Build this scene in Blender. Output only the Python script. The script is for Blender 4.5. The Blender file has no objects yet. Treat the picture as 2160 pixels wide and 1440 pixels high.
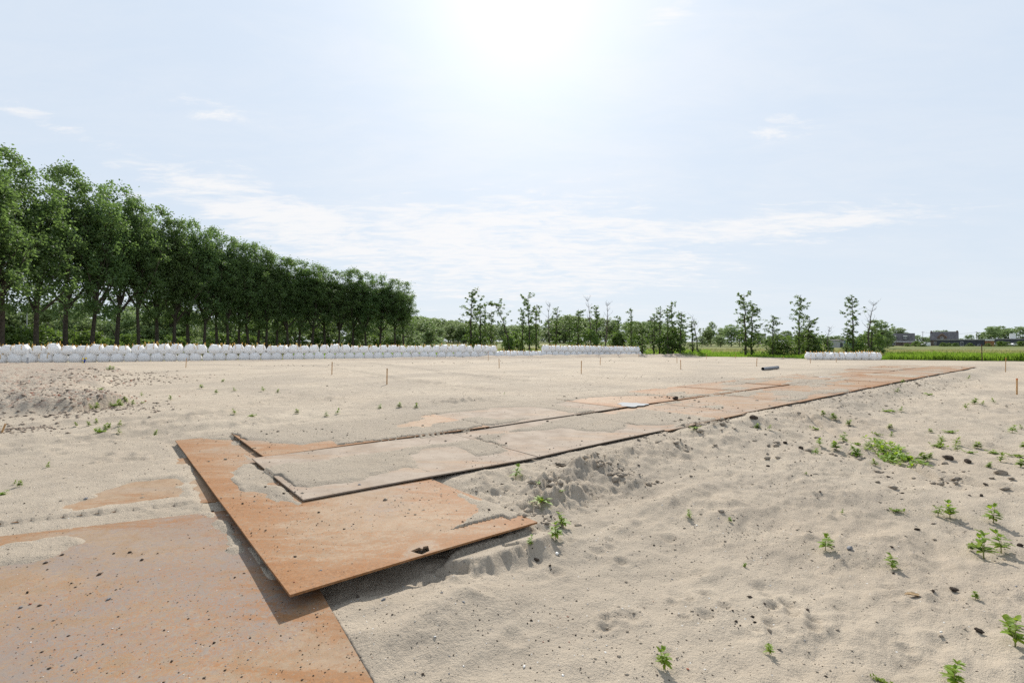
import bpy, bmesh, math, random
import numpy as np
from mathutils import Vector, Matrix

R = math.radians
rng = np.random.default_rng(7)
random.seed(7)
scene = bpy.context.scene
COL = scene.collection

# ------------------------------------------------------------------ camera
EYE = 1.6
FP = 1020.0            # focal length in photograph pixels (17 mm on 36 mm, 2160 px wide)
cam = bpy.data.cameras.new('camera')
cam.lens = 17.0; cam.sensor_width = 36.0
cam.clip_start = 0.05; cam.clip_end = 6000
camo = bpy.data.objects.new('camera', cam)
camo.location = (0, 0, EYE); camo.rotation_euler = (R(90), 0, 0)
COL.objects.link(camo); scene.camera = camo

# ------------------------------------------------------------------ light
SUN_EL, SUN_AZ = R(37.5), R(1.2)        # azimuth to the right of +Y
world = bpy.data.worlds.new('World'); scene.world = world
world.use_nodes = True
sunl = bpy.data.lights.new('sun', 'SUN'); sunl.energy = 4.7; sunl.angle = R(0.55)
sunl.color = (1.0, 0.95, 0.87)
suno = bpy.data.objects.new('sun', sunl); COL.objects.link(suno)
sdir = Vector((math.sin(SUN_AZ)*math.cos(SUN_EL), math.cos(SUN_AZ)*math.cos(SUN_EL), math.sin(SUN_EL)))
suno.rotation_euler = (-sdir).to_track_quat('-Z', 'Y').to_euler()
suno.location = sdir*60
vs = scene.view_settings
vs.view_transform = 'Standard'; vs.look = 'None'; vs.gamma = 1.0; vs.exposure = 0.3; vs.use_curve_mapping = False
scene.cycles.use_denoising = False
scene.cycles.max_bounces = 8; scene.cycles.diffuse_bounces = 3; scene.cycles.transmission_bounces = 6
scene.cycles.transparent_max_bounces = 8

class NT:
    def __init__(s, tree): s.t = tree
    def n(s, typ, ins=None, **kw):
        nd = s.t.nodes.new(typ)
        for k, v in kw.items(): setattr(nd, k, v)
        for k, v in (ins or {}).items():
            sk = nd.inputs[k]
            if isinstance(v, bpy.types.NodeSocket): s.t.links.new(v, sk)
            else: sk.default_value = v
        return nd
    def m(s, op, a, b=None, c=None, clamp=False):
        nd = s.t.nodes.new('ShaderNodeMath'); nd.operation = op; nd.use_clamp = clamp
        for i, v in enumerate((a, b, c)):
            if v is None: continue
            if isinstance(v, bpy.types.NodeSocket): s.t.links.new(v, nd.inputs[i])
            else: nd.inputs[i].default_value = v
        return nd.outputs[0]
    def mix(s, f, a, b, blend='MIX'):
        nd = s.t.nodes.new('ShaderNodeMix'); nd.data_type = 'RGBA'; nd.blend_type = blend
        for k, v in ((0, f), (6, a), (7, b)):
            if isinstance(v, bpy.types.NodeSocket): s.t.links.new(v, nd.inputs[k])
            elif k == 0: nd.inputs[0].default_value = v
            else: nd.inputs[k].default_value = (*v[:3], 1)
        return nd.outputs[2]
    def ramp(s, f, lo, hi, a=0.0, b=1.0):
        nd = s.n('ShaderNodeMapRange', {'Value': f, 'From Min': lo, 'From Max': hi, 'To Min': a, 'To Max': b})
        nd.interpolation_type = 'SMOOTHSTEP'
        return nd.outputs[0]
    def noise(s, vec, scale, detail=4, rough=0.55, dist=0.0):
        return s.n('ShaderNodeTexNoise', {'Vector': vec, 'Scale': scale, 'Detail': detail, 'Roughness': rough, 'Distortion': dist}).outputs[0]
    def scale(s, vec, x, y, z, rot=0.0):
        return s.n('ShaderNodeMapping', {'Vector': vec, 'Scale': (x, y, z), 'Rotation': (0, 0, rot)}).outputs[0]

def build_world():
    t = world.node_tree; t.nodes.clear(); N = NT(t)
    sky = N.n('ShaderNodeTexSky', sky_type='NISHITA', sun_disc=False, sun_elevation=SUN_EL, sun_rotation=SUN_AZ,
              air_density=1.0, dust_density=1.6, ozone_density=1.0, altitude=0)
    co = N.n('ShaderNodeTexCoord').outputs['Generated']
    sx = N.n('ShaderNodeSeparateXYZ', {0: co})
    X, Y, Z = sx.outputs
    zc = N.m('MAXIMUM', Z, 0.02)
    den = N.m('ADD', zc, 0.10)
    pv = N.n('ShaderNodeCombineXYZ', {0: N.m('DIVIDE', X, den), 1: N.m('DIVIDE', Y, den), 2: 0.0}).outputs[0]
    # thin cirrus sheets
    n1 = N.noise(N.scale(pv, 0.9, 1.7, 1, 0.35), 0.8, 5, 0.6, 0.5)
    n2 = N.noise(N.scale(pv, 1.6, 3.4, 1, 0.5), 2.1, 8, 0.68, 0.7)
    n3 = N.noise(N.scale(pv, 5.0, 14.0, 1, -0.2), 1.3, 7, 0.65, 0.3)
    # where the cloud sheet lies: an arc from upper left over the middle to the right, 6 to 22 degrees up
    ys = N.m('MAXIMUM', Y, 0.05)
    u = N.m('DIVIDE', X, ys); v = N.m('DIVIDE', Z, ys)
    def blob(cu, cv, su, sv, slope=0.0):
        du = N.m('SUBTRACT', u, cu); dv = N.m('SUBTRACT', N.m('SUBTRACT', v, cv), N.m('MULTIPLY', du, slope))
        a = N.m('POWER', N.m('DIVIDE', du, su), 2.0); b = N.m('POWER', N.m('DIVIDE', dv, sv), 2.0)
        return N.m('EXPONENT', N.m('MULTIPLY', N.m('ADD', a, b), -1.0))
    w = blob(-0.48, 0.25, 0.45, 0.085, -0.33)
    w = N.m('MAXIMUM', w, blob(0.02, 0.19, 0.50, 0.13, 0.0))
    w = N.m('MAXIMUM', w, N.m('MULTIPLY', blob(0.58, 0.24, 0.45, 0.05, 0.10), 0.85))
    w = N.m('MAXIMUM', w, N.m('MULTIPLY', blob(-0.98, 0.46, 0.14, 0.03, -0.35), 0.8))
    w = N.m('MAXIMUM', w, N.m('MULTIPLY', blob(0.58, 0.45, 0.14, 0.04, 0.2), 0.7))
    cov = N.m('ADD', N.m('MULTIPLY', n1, 0.5), N.m('MULTIPLY', n2, 0.62))
    cov = N.m('ADD', cov, N.m('MULTIPLY', N.m('SUBTRACT', n3, 0.5), 0.35))
    w = N.m('MAXIMUM', w, N.m('MULTIPLY', blob(-0.62, 0.48, 0.14, 0.04, -0.2), 0.65))
    w = N.m('MAXIMUM', w, N.m('MULTIPLY', blob(0.33, 0.68, 0.10, 0.04, 0.4), 0.7))
    thr = N.m('SUBTRACT', 0.76, N.m('MULTIPLY', w, 0.37))
    c = N.ramp(N.m('SUBTRACT', cov, thr), -0.04, 0.20)
    c = N.m('MULTIPLY', c, N.ramp(Z, 0.0, 0.07))
    # sun direction
    dot = N.n('ShaderNodeVectorMath', {0: co, 1: tuple(sdir)}, operation='DOT_PRODUCT').outputs['Value']
    ang = N.m('ARCCOSINE', N.m('MINIMUM', dot, 0.99999))
    aur = N.m('EXPONENT', N.m('DIVIDE', ang, -0.15))
    aur2 = N.m('EXPONENT', N.m('DIVIDE', ang, -0.60))
    STR = 0.105
    base = N.mix(0.95, sky.outputs[0], (5.05, 5.85, 6.90))      # thin high veil over the blue
    base = N.mix(N.m('MULTIPLY', N.m('EXPONENT', N.m('DIVIDE', N.m('MAXIMUM', Z, 0.0), -.16)), .7), base, (6.15, 6.65, 6.9))
    g = N.m('ADD', N.m('MULTIPLY', aur, 2.8), N.m('MULTIPLY', aur2, .6))
    glow = N.n('ShaderNodeVectorMath', {0: (1.0, 0.985, 0.95), 'Scale': g}, operation='SCALE').outputs[0]
    base = N.mix(1.0, base, glow, 'ADD')
    cl = N.m('ADD', 7.0, N.m('MULTIPLY', aur2, 1.0))
    cloud = N.n('ShaderNodeVectorMath', {0: (1.0, 1.0, 1.01), 'Scale': cl}, operation='SCALE').outputs[0]
    col = N.mix(N.m('MULTIPLY', c, 0.9), base, cloud)
    vl = N.m('MULTIPLY', N.ramp(N.m('ADD', N.m('MULTIPLY', n1, .7), N.m('MULTIPLY', n2, .3)), .38, .62), N.m('ADD', .03, N.m('MULTIPLY', aur2, .45)))
    col = N.mix(vl, col, cloud)
    bg = N.n('ShaderNodeBackground', {'Color': col, 'Strength': STR})
    out = N.n('ShaderNodeOutputWorld'); t.links.new(bg.outputs[0], out.inputs[0])
build_world()

# ------------------------------------------------------------------ noise
def _h(ix, iy, s):
    n = (ix.astype(np.int64)*374761393 + iy.astype(np.int64)*668265263 + s*1274126177) & 0xffffffff
    n = ((n ^ (n >> 13))*1274126177) & 0xffffffff
    return ((n ^ (n >> 16)) & 0xffff)/65535.0
def vnoise(x, y, s=0):
    ix = np.floor(x); iy = np.floor(y); fx = x-ix; fy = y-iy
    fx = fx*fx*fx*(fx*(fx*6-15)+10); fy = fy*fy*fy*(fy*(fy*6-15)+10)
    a = _h(ix, iy, s); b = _h(ix+1, iy, s); c = _h(ix, iy+1, s); d = _h(ix+1, iy+1, s)
    return (a+(b-a)*fx)*(1-fy)+(c+(d-c)*fx)*fy - 0.5
def fbm(x, y, o=4, s=0, g=0.5):
    r = 0; a = 1.0; c, sn = math.cos(0.6), math.sin(0.6)
    for i in range(o):
        r = r + a*vnoise(x, y, s+i*17); a *= g
        x, y = (x*c-y*sn)*2.03+3.1, (x*sn+y*c)*2.03+1.7
    return r
def sstep(a, b, x):
    t = np.clip((x-a)/(b-a), 0, 1); return t*t*(3-2*t)

# ------------------------------------------------------------------ layout of the place
D = np.array((0.767, 0.642)); NN = np.array((-0.642, 0.767))
O = np.array((-1.994, 4.62))
def px0(x, y, z=0.0):
    Z = (EYE-z)*FP/(y-720.0); return np.array(((x-1080)*Z/FP, Z))
def lane_ts(X, Y):
    rx, ry = X-O[0], Y-O[1]
    return rx*D[0]+ry*D[1], rx*NN[0]+ry*NN[1]
ROW0 = np.array((-48.2, 45.5)); ROWD = np.array((0.916, 0.400)); ROWN = np.array((0.400, -0.916))
def lane_z(Y): return np.interp(Y, [0, 18, 34, 48], [0, -0.02, -0.16, -0.38])
def row_z(t): return np.interp(t, [-12, 0, 50, 57, 74], [-0.40, -0.42, -0.62, -0.70, -0.93])

PL = []        # steel plates: parallelograms with a plane of their own
def plate_def(o, a, b, z, key, t0=0.02):
    PL.append(dict(o=np.array(o, float), a=np.array(a, float), b=np.array(b, float), z=z, key=key, th=.015))
PA = np.array((-0.93, -0.38))
plate_def((-2.70, 4.97), PA*4.6, np.array((-0.38, 0.93))*2.2, (0.0, 0.0, 0.0), 'buried')
plate_def((-2.36, 4.73), PA*6.0, np.array((0.57, -0.82))*6.0, (0.0, 0.0, 0.0), 'front')
C0 = np.array((-1.315, 2.865))
plate_def(C0, D*2.0, NN*6.3, (0.10, 0.055, 0.025), 'cross')
prs = random.Random(3)
tk = 0.0
for k in range(14):
    p = O + D*tk
    L = 3.08
    za = 0.092 if k == 0 else lane_z(p[1])+0.045+prs.uniform(-.012, .012)
    q = p + D*L
    zb = lane_z(q[1])+0.05+prs.uniform(-.012, .012)
    off = 0.0 if k == 0 else prs.uniform(-.05, .05)
    plate_def(p+NN*off, D*(L-0.03), NN*2.15, (za, zb, za+prs.uniform(-.006, .006)), 'right%d' % k)
    tk += L
ts = [0.15, 3.9, 7.7, 10.7]
while ts[-1] < 40: ts.append(ts[-1]+3.05)
for k in range(len(ts)-1):
    p = O + D*ts[k] + NN*(2.17+(0 if k < 3 else prs.uniform(-.04, .04)))
    L = ts[k+1]-ts[k]; q = p+D*L
    za = 0.085 if k == 0 else lane_z(p[1])+0.072+prs.uniform(-.01, .01)
    zb = lane_z(q[1])+0.072+prs.uniform(-.01, .01)
    plate_def(p, D*(L-0.03), NN*2.2, (za, zb, za-0.01), 'left%d' % k)
def plate_uv(p, X, Y):
    det = p['a'][0]*p['b'][1]-p['a'][1]*p['b'][0]
    rx, ry = X-p['o'][0], Y-p['o'][1]
    u = (rx*p['b'][1]-ry*p['b'][0])/det; v = (p['a'][0]*ry-p['a'][1]*rx)/det
    return u, v
def plate_zuv(p, u, v): return p['z'][0]+(p['z'][1]-p['z'][0])*u+(p['z'][2]-p['z'][0])*v
def plate_top(X, Y, shrink=0.0):
    r = np.full(np.shape(X), -9.0)
    for p in PL:
        u, v = plate_uv(p, X, Y)
        su = shrink/np.hypot(*p['a']); sv = shrink/np.hypot(*p['b'])
        i = (u > su) & (u < 1-su) & (v > sv) & (v < 1-sv)
        r = np.where(i, np.maximum(r, plate_zuv(p, u, v)), r)
    return r

def poly(pts, z=0.04): return np.array([px0(x, y, z) for x, y in pts])
EXPOSED = [
 poly([(-1500, 1260), (-400, 1180), (0, 1136), (150, 1114), (300, 1092), (440, 1080), (475, 1100), (530, 1180), (575, 1250), (600, 1230),
       (640, 1240), (700, 1240), (800, 1440), (900, 1900), (-1500, 1900)], 0.0),
 poly([(155, 1066), (215, 1034), (290, 1020), (380, 1010), (385, 1048), (300, 1058), (200, 1066)], 0.0),
 poly([(370, 922), (475, 922), (500, 935), (535, 966), (490, 992), (480, 1020), (462, 1040), (560, 1038), (600, 1052), (640, 1062), (915, 1015),
       (985, 1050), (1010, 1075), (960, 1112), (870, 1150), (1000, 1122), (1110, 1092), (1125, 1106), (880, 1190), (620, 1300), (440, 1065)], 0.07),
 poly([(636, 1090), (585, 1018), (650, 1033), (720, 1030), (770, 1016), (860, 988), (905, 996), (860, 958), (890, 945), (960, 938), (1000, 962), (1085, 948),
       (1045, 930), (1070, 908), (1190, 902), (1290, 908), (1330, 892), (1420, 892), (1420, 915), (1170, 985)], 0.06),
 poly([(550, 990), (490, 932), (560, 930), (640, 938), (700, 928), (720, 942), (900, 922), (1000, 903), (1150, 877), (1225, 866), (1100, 900), (700, 972)], 0.07),
 poly([(830, 903), (900, 876), (1060, 858), (1140, 858), (1215, 872), (1060, 884), (1010, 878), (900, 900)], 0.06),
 poly([(1160, 851), (1240, 839), (1330, 834), (1412, 836), (1440, 842), (1290, 870), (1220, 862)], 0.06),
]
ISLANDS = [(px0(30, 1165), 0.30, 0.22), (px0(120, 1143), 0.22, 0.09), (px0(520, 1120), .05, .05)]
def sdist(P, X, Y):
    d = np.full(X.shape, 1e9); ins = np.zeros(X.shape, bool); n = len(P)
    for i in range(n):
        x0, y0 = P[i]; x1, y1 = P[(i+1) % n]; ex, ey = x1-x0, y1-y0
        wx, wy = X-x0, Y-y0
        t = np.clip((wx*ex+wy*ey)/(ex*ex+ey*ey+1e-12), 0, 1)
        d = np.minimum(d, (wx-ex*t)**2+(wy-ey*t)**2)
        c = ((y0 > Y) != (y1 > Y)) & (X < (x1-x0)*(Y-y0)/((y1-y0) if abs(y1-y0) > 1e-12 else 1e-12)+x0)
        ins ^= c
    d = np.sqrt(d); return np.where(ins, d, -d)
def exposure(X, Y):
    e = np.full(X.shape, -1.0)
    for P in EXPOSED:
        lo = P.min(0)-1.2; hi = P.max(0)+1.2
        m = (X > lo[0]) & (X < hi[0]) & (Y > lo[1]) & (Y < hi[1])
        if m.any(): e[m] = np.maximum(e[m], sdist(P, X[m], Y[m]))
    for c, ax, ay in ISLANDS:
        e = np.minimum(e, (np.sqrt(((X-c[0])/ax)**2+((Y-c[1])/ay)**2)-1)*0.25)
    e = e + fbm(X*2.2, Y*2.2, 5, 31, .6)*0.16
    t, s = lane_ts(X, Y)
    far = 0.12 + fbm(t*0.55, s*1.1, 4, 57)*0.55 - 0.30*sstep(3.2, 4.6, s+fbm(t*.3, s*0, 3, 5)*2.2) - .25*sstep(.5, 0, abs(s-2.2))*sstep(-.1, .25, vnoise(t*.4, t*0, 9))
    rgt = sstep(7.0, 9.0, t)*sstep(2.3, 2.1, s); lft = sstep(10.4, 11.2, t)*sstep(2.1, 2.3, s)
    return np.maximum(e, np.where((rgt+lft) > 0.5, far, -1.0))

MOUNDS = [  # px, py, radius along lane, across, height, roughness
 (1030, 1168, .42, .22, .075, .6), (1110, 1120, .28, .25, .06, .5), (1245, 985, .42, .25, .09, .4), (1330, 1000, .3, .16, .05, .4),
 (1190, 1025, .45, .3, .07, .6), (1130, 1060, .4, .22, .04, .6), (1500, 900, .35, .2, .07, .7), (1590, 893, .4, .25, .025, .5),
 (1700, 880, .6, .3, .05, .6), (950, 1290, .5, .25, .04, .1), (1430, 1040, .9, .25, .05, .1), (1560, 1040, .6, .2, .04, .1), (1340, 960, .9, .3, .05, .2),
 (480, 875, .3, .25, .03, .5), (690, 843, .5, .4, .035, .5), (970, 850, 1.2, .5, .06, .4), (1000, 1050, .25, .12, .03, .6), (360, 893, .9, .3, .05, .3)]
MW = [(px0(a, b), c, d, h, r) for a, b, c, d, h, r in MOUNDS]
GRAV = poly([(-500, 775), (0, 768), (120, 766), (250, 768), (262, 776), (235, 800), (205, 822), (170, 835), (215, 858), (190, 872), (120, 878), (0, 892), (-500, 900)], -0.1)

def edge_Z(a):   # depth at which the sand gives way to the meadow, by bearing
    px = a*FP+1080
    return np.interp(px, [-1500, 0, 1040, 1345, 1620, 1700, 1900, 2160, 3500], [36, 47.5, 67, 78, 70, 64, 60, 51, 34])
def natural(X, Y):
    """bare ground without the plates"""
    t, s = lane_ts(X, Y)
    r = np.hypot(X, Y)
    a = X/np.maximum(Y, 1.0); a = np.clip(a, -6, 6)
    b = np.interp(Y, [0, 10, 30, 45, 60, 85, 120, 4000], [0, 0, -.20, -.42, -.68, -.76, -.72, -.72])
    w = sstep(-1.3, -0.1, s)*sstep(14, 4.5, s)*sstep(-2, 0, t)*sstep(56, 46, t)
    b = b*(1-w)+lane_z(Y)*w + w*.03*sstep(4, 5, s)
    b = b - 0.16*sstep(0.15, 1.5, -s)*sstep(-.5, 3.5, t)*sstep(60, 40, t)
    b = b + 1.9*sstep(95, 260, Y)*sstep(.45, .2, a)
    # gravel plateau at left
    g = np.zeros(np.shape(X))
    m = (X < -10) & (Y < 46) & (Y > 5)
    if np.any(m):
        gg = sdist(GRAV, X[m], Y[m]) + fbm(X[m]*.5, Y[m]*.5, 4, 3)*1.6
        g[m] = sstep(-.4, 1.1, gg)
    b = b + g*0.30
    # berm along the bags
    rt = (X-ROW0[0])*ROWD[0]+(Y-ROW0[1])*ROWD[1]; rn = (X-ROW0[0])*ROWN[0]+(Y-ROW0[1])*ROWN[1]
    crest = np.interp(rt, [-12, 0, 15, 50, 74, 100, 108], [.0, .0, .12, .46, .52, .38, .0])
    b = b + crest*np.exp(-((rn-2.2)/1.0)**2)*(0.9+.35*vnoise(rt*.35, rt*0, 4))
    sand = sstep(1.5, -1.5, Y-edge_Z(a))
    far = sstep(70, 12, r)
    rough = 0.35+0.65*sstep(.5, -.5, s)*1.0
    det = fbm(X*.45, Y*.45, 3, 1)*0.10*rough*sstep(1.5, 6, r)
    det = det + fbm(t*.8, s*2.0, 4, 2, .55)*0.055*rough*sstep(0., .8, np.abs(s-2.2)-2.1)
    det = det + fbm(X*3.2, Y*3.2, 5, 8, .58)*0.020*(0.5+rough*.5)
    det = det + np.maximum(0, fbm(X*6, Y*6, 3, 12, .6)-.18)*0.06*sstep(.0, .35, vnoise(X*.6, Y*.6, 66))
    det = det + fbm(t*2.2, s*4.6, 4, 92, .6)*0.030*sstep(.1, .7, np.abs(s-2.2)-2.1)*(.4+.6*rough)*sstep(-.2, .2, vnoise(X*.35, Y*.35, 23))
    det = det + fbm(t*4.5, s*4.5, 4, 192, .65)*0.055*np.exp(-((s+.55)/.5)**2)*sstep(-.5, 1, t)*sstep(30, 16, t)
    det = det - np.maximum(0, .12-np.abs(fbm(X*1.1+2, Y*1.1, 2, 40)))*0.0
    b = b + det*far*sand + g*fbm(X*1.5, Y*1.5, 5, 21, .7)*0.12*far
    b = b + (1-sand)*fbm(X*.12, Y*.12, 3, 90)*0.15
    for c, ra_, h in PITS:
        mm = (np.abs(X-c[0]) < 3*ra_) & (np.abs(Y-c[1]) < 3*ra_)
        if np.any(mm):
            q = ((X[mm]-c[0])**2+(Y[mm]-c[1])**2)/ra_**2; b[mm] = b[mm]-h*np.exp(-q)+h*.45*np.exp(-(np.sqrt(q)-1.6)**2*3)
    for c, ax, ay, h, rr in MW:
        mm = (np.abs(X-c[0]) < 4*max(ax, ay)) & (np.abs(Y-c[1]) < 4*max(ax, ay))
        if np.any(mm):
            dx, dy = X[mm]-c[0], Y[mm]-c[1]
            u = dx*D[0]+dy*D[1]; v = dx*NN[0]+dy*NN[1]
            k = np.exp(-(u/ax)**2-(v/ay)**2)
            b[mm] = b[mm] + h*1.8*k*(1+rr*2.6*fbm(X[mm]*5, Y[mm]*5, 4, 77, .65))
    # wheel ruts across the open sand and on the right hand side
    for (p0, p1, wd, dp) in RUTS:
        ex, ey = p1[0]-p0[0], p1[1]-p0[1]; L = math.hypot(ex, ey); ex /= L; ey /= L
        al = (X-p0[0])*ex+(Y-p0[1])*ey; ac = -(X-p0[0])*ey+(Y-p0[1])*ex + 0.3*vnoise(al*.25, al*0, 6)
        on = sstep(-1, 1, al)*sstep(L+1, L-1, al)
        b = b - on*dp*1.3*np.exp(-(ac/wd)**2)*(1+.5*vnoise(al*6, ac*8, 3)+.35*np.sin(al*22+np.abs(ac)*16)*sstep(14, 5, r)) + on*dp*.6*np.exp(-((np.abs(ac)-wd*2)/(wd*.7))**2)*(1+1.8*fbm(al*5, ac*5, 3, 9))
    return b, g, sand
_pr = random.Random(8)
PITS = []
for _px, _py, _sx, _sy, _n in [(1560, 1260, 90, 22, 16), (1660, 1290, 60, 30, 8), (1880, 1340, 60, 30, 8), (1300, 1150, 80, 30, 10), (1230, 1350, 120, 40, 9), (1450, 970, 160, 30, 26), (1650, 1010, 200, 40, 22),
                                (1900, 930, 160, 40, 34), (700, 860, 260, 20, 26), (150, 950, 150, 30, 22), (1700, 900, 100, 20, 20), (1000, 820, 200, 20, 20), (1800, 1230, 160, 50, 12), (1150, 1060, 60, 40, 16)]:
    for _i in range(_n):
        _q = px0(_pr.gauss(_px, _sx), max(790, _pr.gauss(_py, _sy)), -.05); PITS.append((_q, _pr.uniform(.022, .05)*(1+_q[1]*.06), _pr.uniform(.008, .022)*(1+_q[1]*.04)))
RUTS = [(px0(1560, 880), px0(2160, 1010), .12, .05), (px0(1640, 850), px0(2300, 950), .12, .04), (px0(1700, 870), px0(2000, 985), .10, .05),
        (px0(300, 900), px0(800, 800), .2, .04), (px0(-200, 960), px0(420, 905), .2, .05), (px0(-200, 915), px0(500, 868), .2, .04),
        (px0(1000, 820), px0(650, 760), .25, .05), (px0(1100, 800), px0(750, 752), .25, .05), (px0(0, 935), px0(560, 890), .2, .035)]
def ground(X, Y):
    X = np.asarray(X, float); Y = np.asarray(Y, float)
    b, g, sand = natural(X, Y)
    # hollow beside the raised plate
    c = px0(760, 1270); dx, dy = X-c[0], Y-c[1]; u = dx*D[0]+dy*D[1]; v = dx*NN[0]+dy*NN[1]
    b = b - .05*np.exp(-((u-.35)/.7)**2-((v-.15)/.28)**2)
    top = plate_top(X, Y, 0.0)
    m = top > -5
    # just outside an edge the sand lies a little below the plate, rising away from it
    t, s_ = lane_ts(X, Y)
    drift = .04*sstep(-.05, .3, fbm(X*1.3, Y*1.3, 3, 44))
    for p in PL:
        u, v = plate_uv(p, X, Y); La, Lb = np.hypot(*p['a']), np.hypot(*p['b'])
        d = np.maximum(np.maximum(-u*La, (u-1)*La), np.maximum(-v*Lb, (v-1)*Lb))
        w = (d > 0) & (d < .6)
        if p['key'] in ('front', 'buried'): gap = 0.0
        elif p['key'] == 'cross': gap = .085
        else: gap = .055
        z = plate_zuv(p, np.clip(u, 0, 1), np.clip(v, 0, 1))
        lim = z-gap+d*.32+(drift if gap == .055 else 0)
        if p['key'].startswith('left'): lim = lim+.05*sstep(4.0, 4.5, s_)
        b = np.where(w & ~m, np.minimum(b, lim), b)
    if m.any():
        e = exposure(X[m], Y[m])
        tm, sm = t[m], s_[m]
        e = e + .45*sstep(.22, .04, sm)*(sm > -.12)*(tm > 0)*sstep(-.35, -.1, vnoise(tm*1.1, tm*0, 71))
        pc = PL[2]; uc, vc = plate_uv(pc, X[m], Y[m])
        inc = (uc > 0) & (uc < 1) & (vc > 0) & (vc < 1) & (top[m] < plate_zuv(pc, uc, vc)+.004)
        e = np.where(inc, e+.6*sstep(.30, .12, uc*2.3)*sstep(.62, .45, vc)+.6*sstep(.22, .10, vc*6.3), e)
        e = np.where(inc & (vc < .045) & (uc < .92), np.maximum(e, .3), e)
        cov = np.clip(-e*0.24, -0.05, 0.020)
        cov = cov + np.where(cov > 0, np.maximum(-.6*cov, fbm(X[m]*7, Y[m]*7, 4, 15, .6)*.012), 0)
        edge = (plate_top(X[m], Y[m], 0.06) < top[m]-0.004) & (tm > -.66)
        cov = np.where(edge, np.where(e < -.10, np.minimum(cov, .014), -.05), cov)
        low = np.minimum(b[m], top[m]-0.05)
        b[m] = np.maximum(low, top[m]+cov-np.where(cov <= -.049, 5.0, 0.0))
    global DIRT
    DIRT = np.where(m, sstep(-.0, .12, s_ > -.2)*1.0, 0.0)*(t > -.3)
    return b, g, sand
def surf(x, y):
    X = np.atleast_1d(np.asarray(x, float)); Y = np.atleast_1d(np.asarray(y, float))
    return np.maximum(ground(X, Y)[0], plate_top(X, Y))
def at(px, py):
    """the place on the ground seen at a photograph pixel"""
    z = 0.0
    for _ in range(7):
        p = px0(px, py, z); z = 0.5*z+0.5*float(surf(p[0], p[1])[0])
    p = px0(px, py, z); return p[0], p[1], float(surf(p[0], p[1])[0])

# ------------------------------------------------------------------ mesh helpers
def mesh_np(name, V, F, smooth=False):
    V = np.asarray(V, np.float32); F = np.asarray(F, np.int32)
    me = bpy.data.meshes.new(name); k = F.shape[1]
    me.vertices.add(len(V)); me.vertices.foreach_set('co', V.ravel())
    me.loops.add(F.size); me.loops.foreach_set('vertex_index', F.ravel())
    me.polygons.add(len(F)); me.polygons.foreach_set('loop_start', np.arange(0, F.size, k, dtype=np.int32))
    me.polygons.foreach_set('loop_total', np.full(len(F), k, np.int32))
    if smooth: me.polygons.foreach_set('use_smooth', np.ones(len(F), bool))
    me.update(calc_edges=True); return me
def link(name, me, mat=None, parent=None, loc=(0, 0, 0), rot=(0, 0, 0), scl=(1, 1, 1)):
    o = bpy.data.objects.new(name, me); COL.objects.link(o)
    if mat is not None and me is not None and len(me.materials) == 0: me.materials.append(mat)
    o.location = loc; o.rotation_euler = rot; o.scale = scl
    if parent is not None: o.parent = parent
    return o
def tag(o, label=None, cat=None, group=None, kind=None):
    if label: o['label'] = label
    if cat: o['category'] = cat
    if group: o['group'] = group
    if kind: o['kind'] = kind
    return o
class MB:
    """collects mixed polygons"""
    def __init__(s): s.v = []; s.f = []
    def add(s, v, f):
        n = len(s.v); s.v += [tuple(map(float, q)) for q in v]; s.f += [tuple(i+n for i in q) for q in f]
    def box(s, lo, hi, M=None):
        x0, y0, z0 = lo; x1, y1, z1 = hi
        v = [(x0, y0, z0), (x1, y0, z0), (x1, y1, z0), (x0, y1, z0), (x0, y0, z1), (x1, y0, z1), (x1, y1, z1), (x0, y1, z1)]
        if M: v = [tuple(M @ Vector(q)) for q in v]
        s.add(v, [(0, 3, 2, 1), (4, 5, 6, 7), (0, 1, 5, 4), (1, 2, 6, 5), (2, 3, 7, 6), (3, 0, 4, 7)])
    def tube(s, pts, rad, n=6, cap=True):
        pts = [Vector(p) for p in pts]; rings = []
        base = len(s.v)
        for i, p in enumerate(pts):
            d = (pts[min(i+1, len(pts)-1)]-pts[max(i-1, 0)]).normalized()
            up = Vector((0, 0, 1)) if abs(d.z) < .92 else Vector((1, 0, 0))
            a = d.cross(up).normalized(); b = d.cross(a).normalized()
            r = rad[i] if hasattr(rad, '__len__') else rad
            for k in range(n):
                th = 2*math.pi*k/n; s.v.append(tuple(p+a*math.cos(th)*r+b*math.sin(th)*r))
        for i in range(len(pts)-1):
            for k in range(n):
                k2 = (k+1) % n; s.f.append((base+i*n+k, base+i*n+k2, base+(i+1)*n+k2, base+(i+1)*n+k))
        if cap:
            s.f.append(tuple(base+k for k in range(n))[::-1]); s.f.append(tuple(base+(len(pts)-1)*n+k for k in range(n)))
    def mesh(s, name, smooth=False):
        me = bpy.data.meshes.new(name); me.from_pydata(s.v, [], s.f); me.update()
        if smooth:
            for p in me.polygons: p.use_smooth = True
        return me

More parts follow.
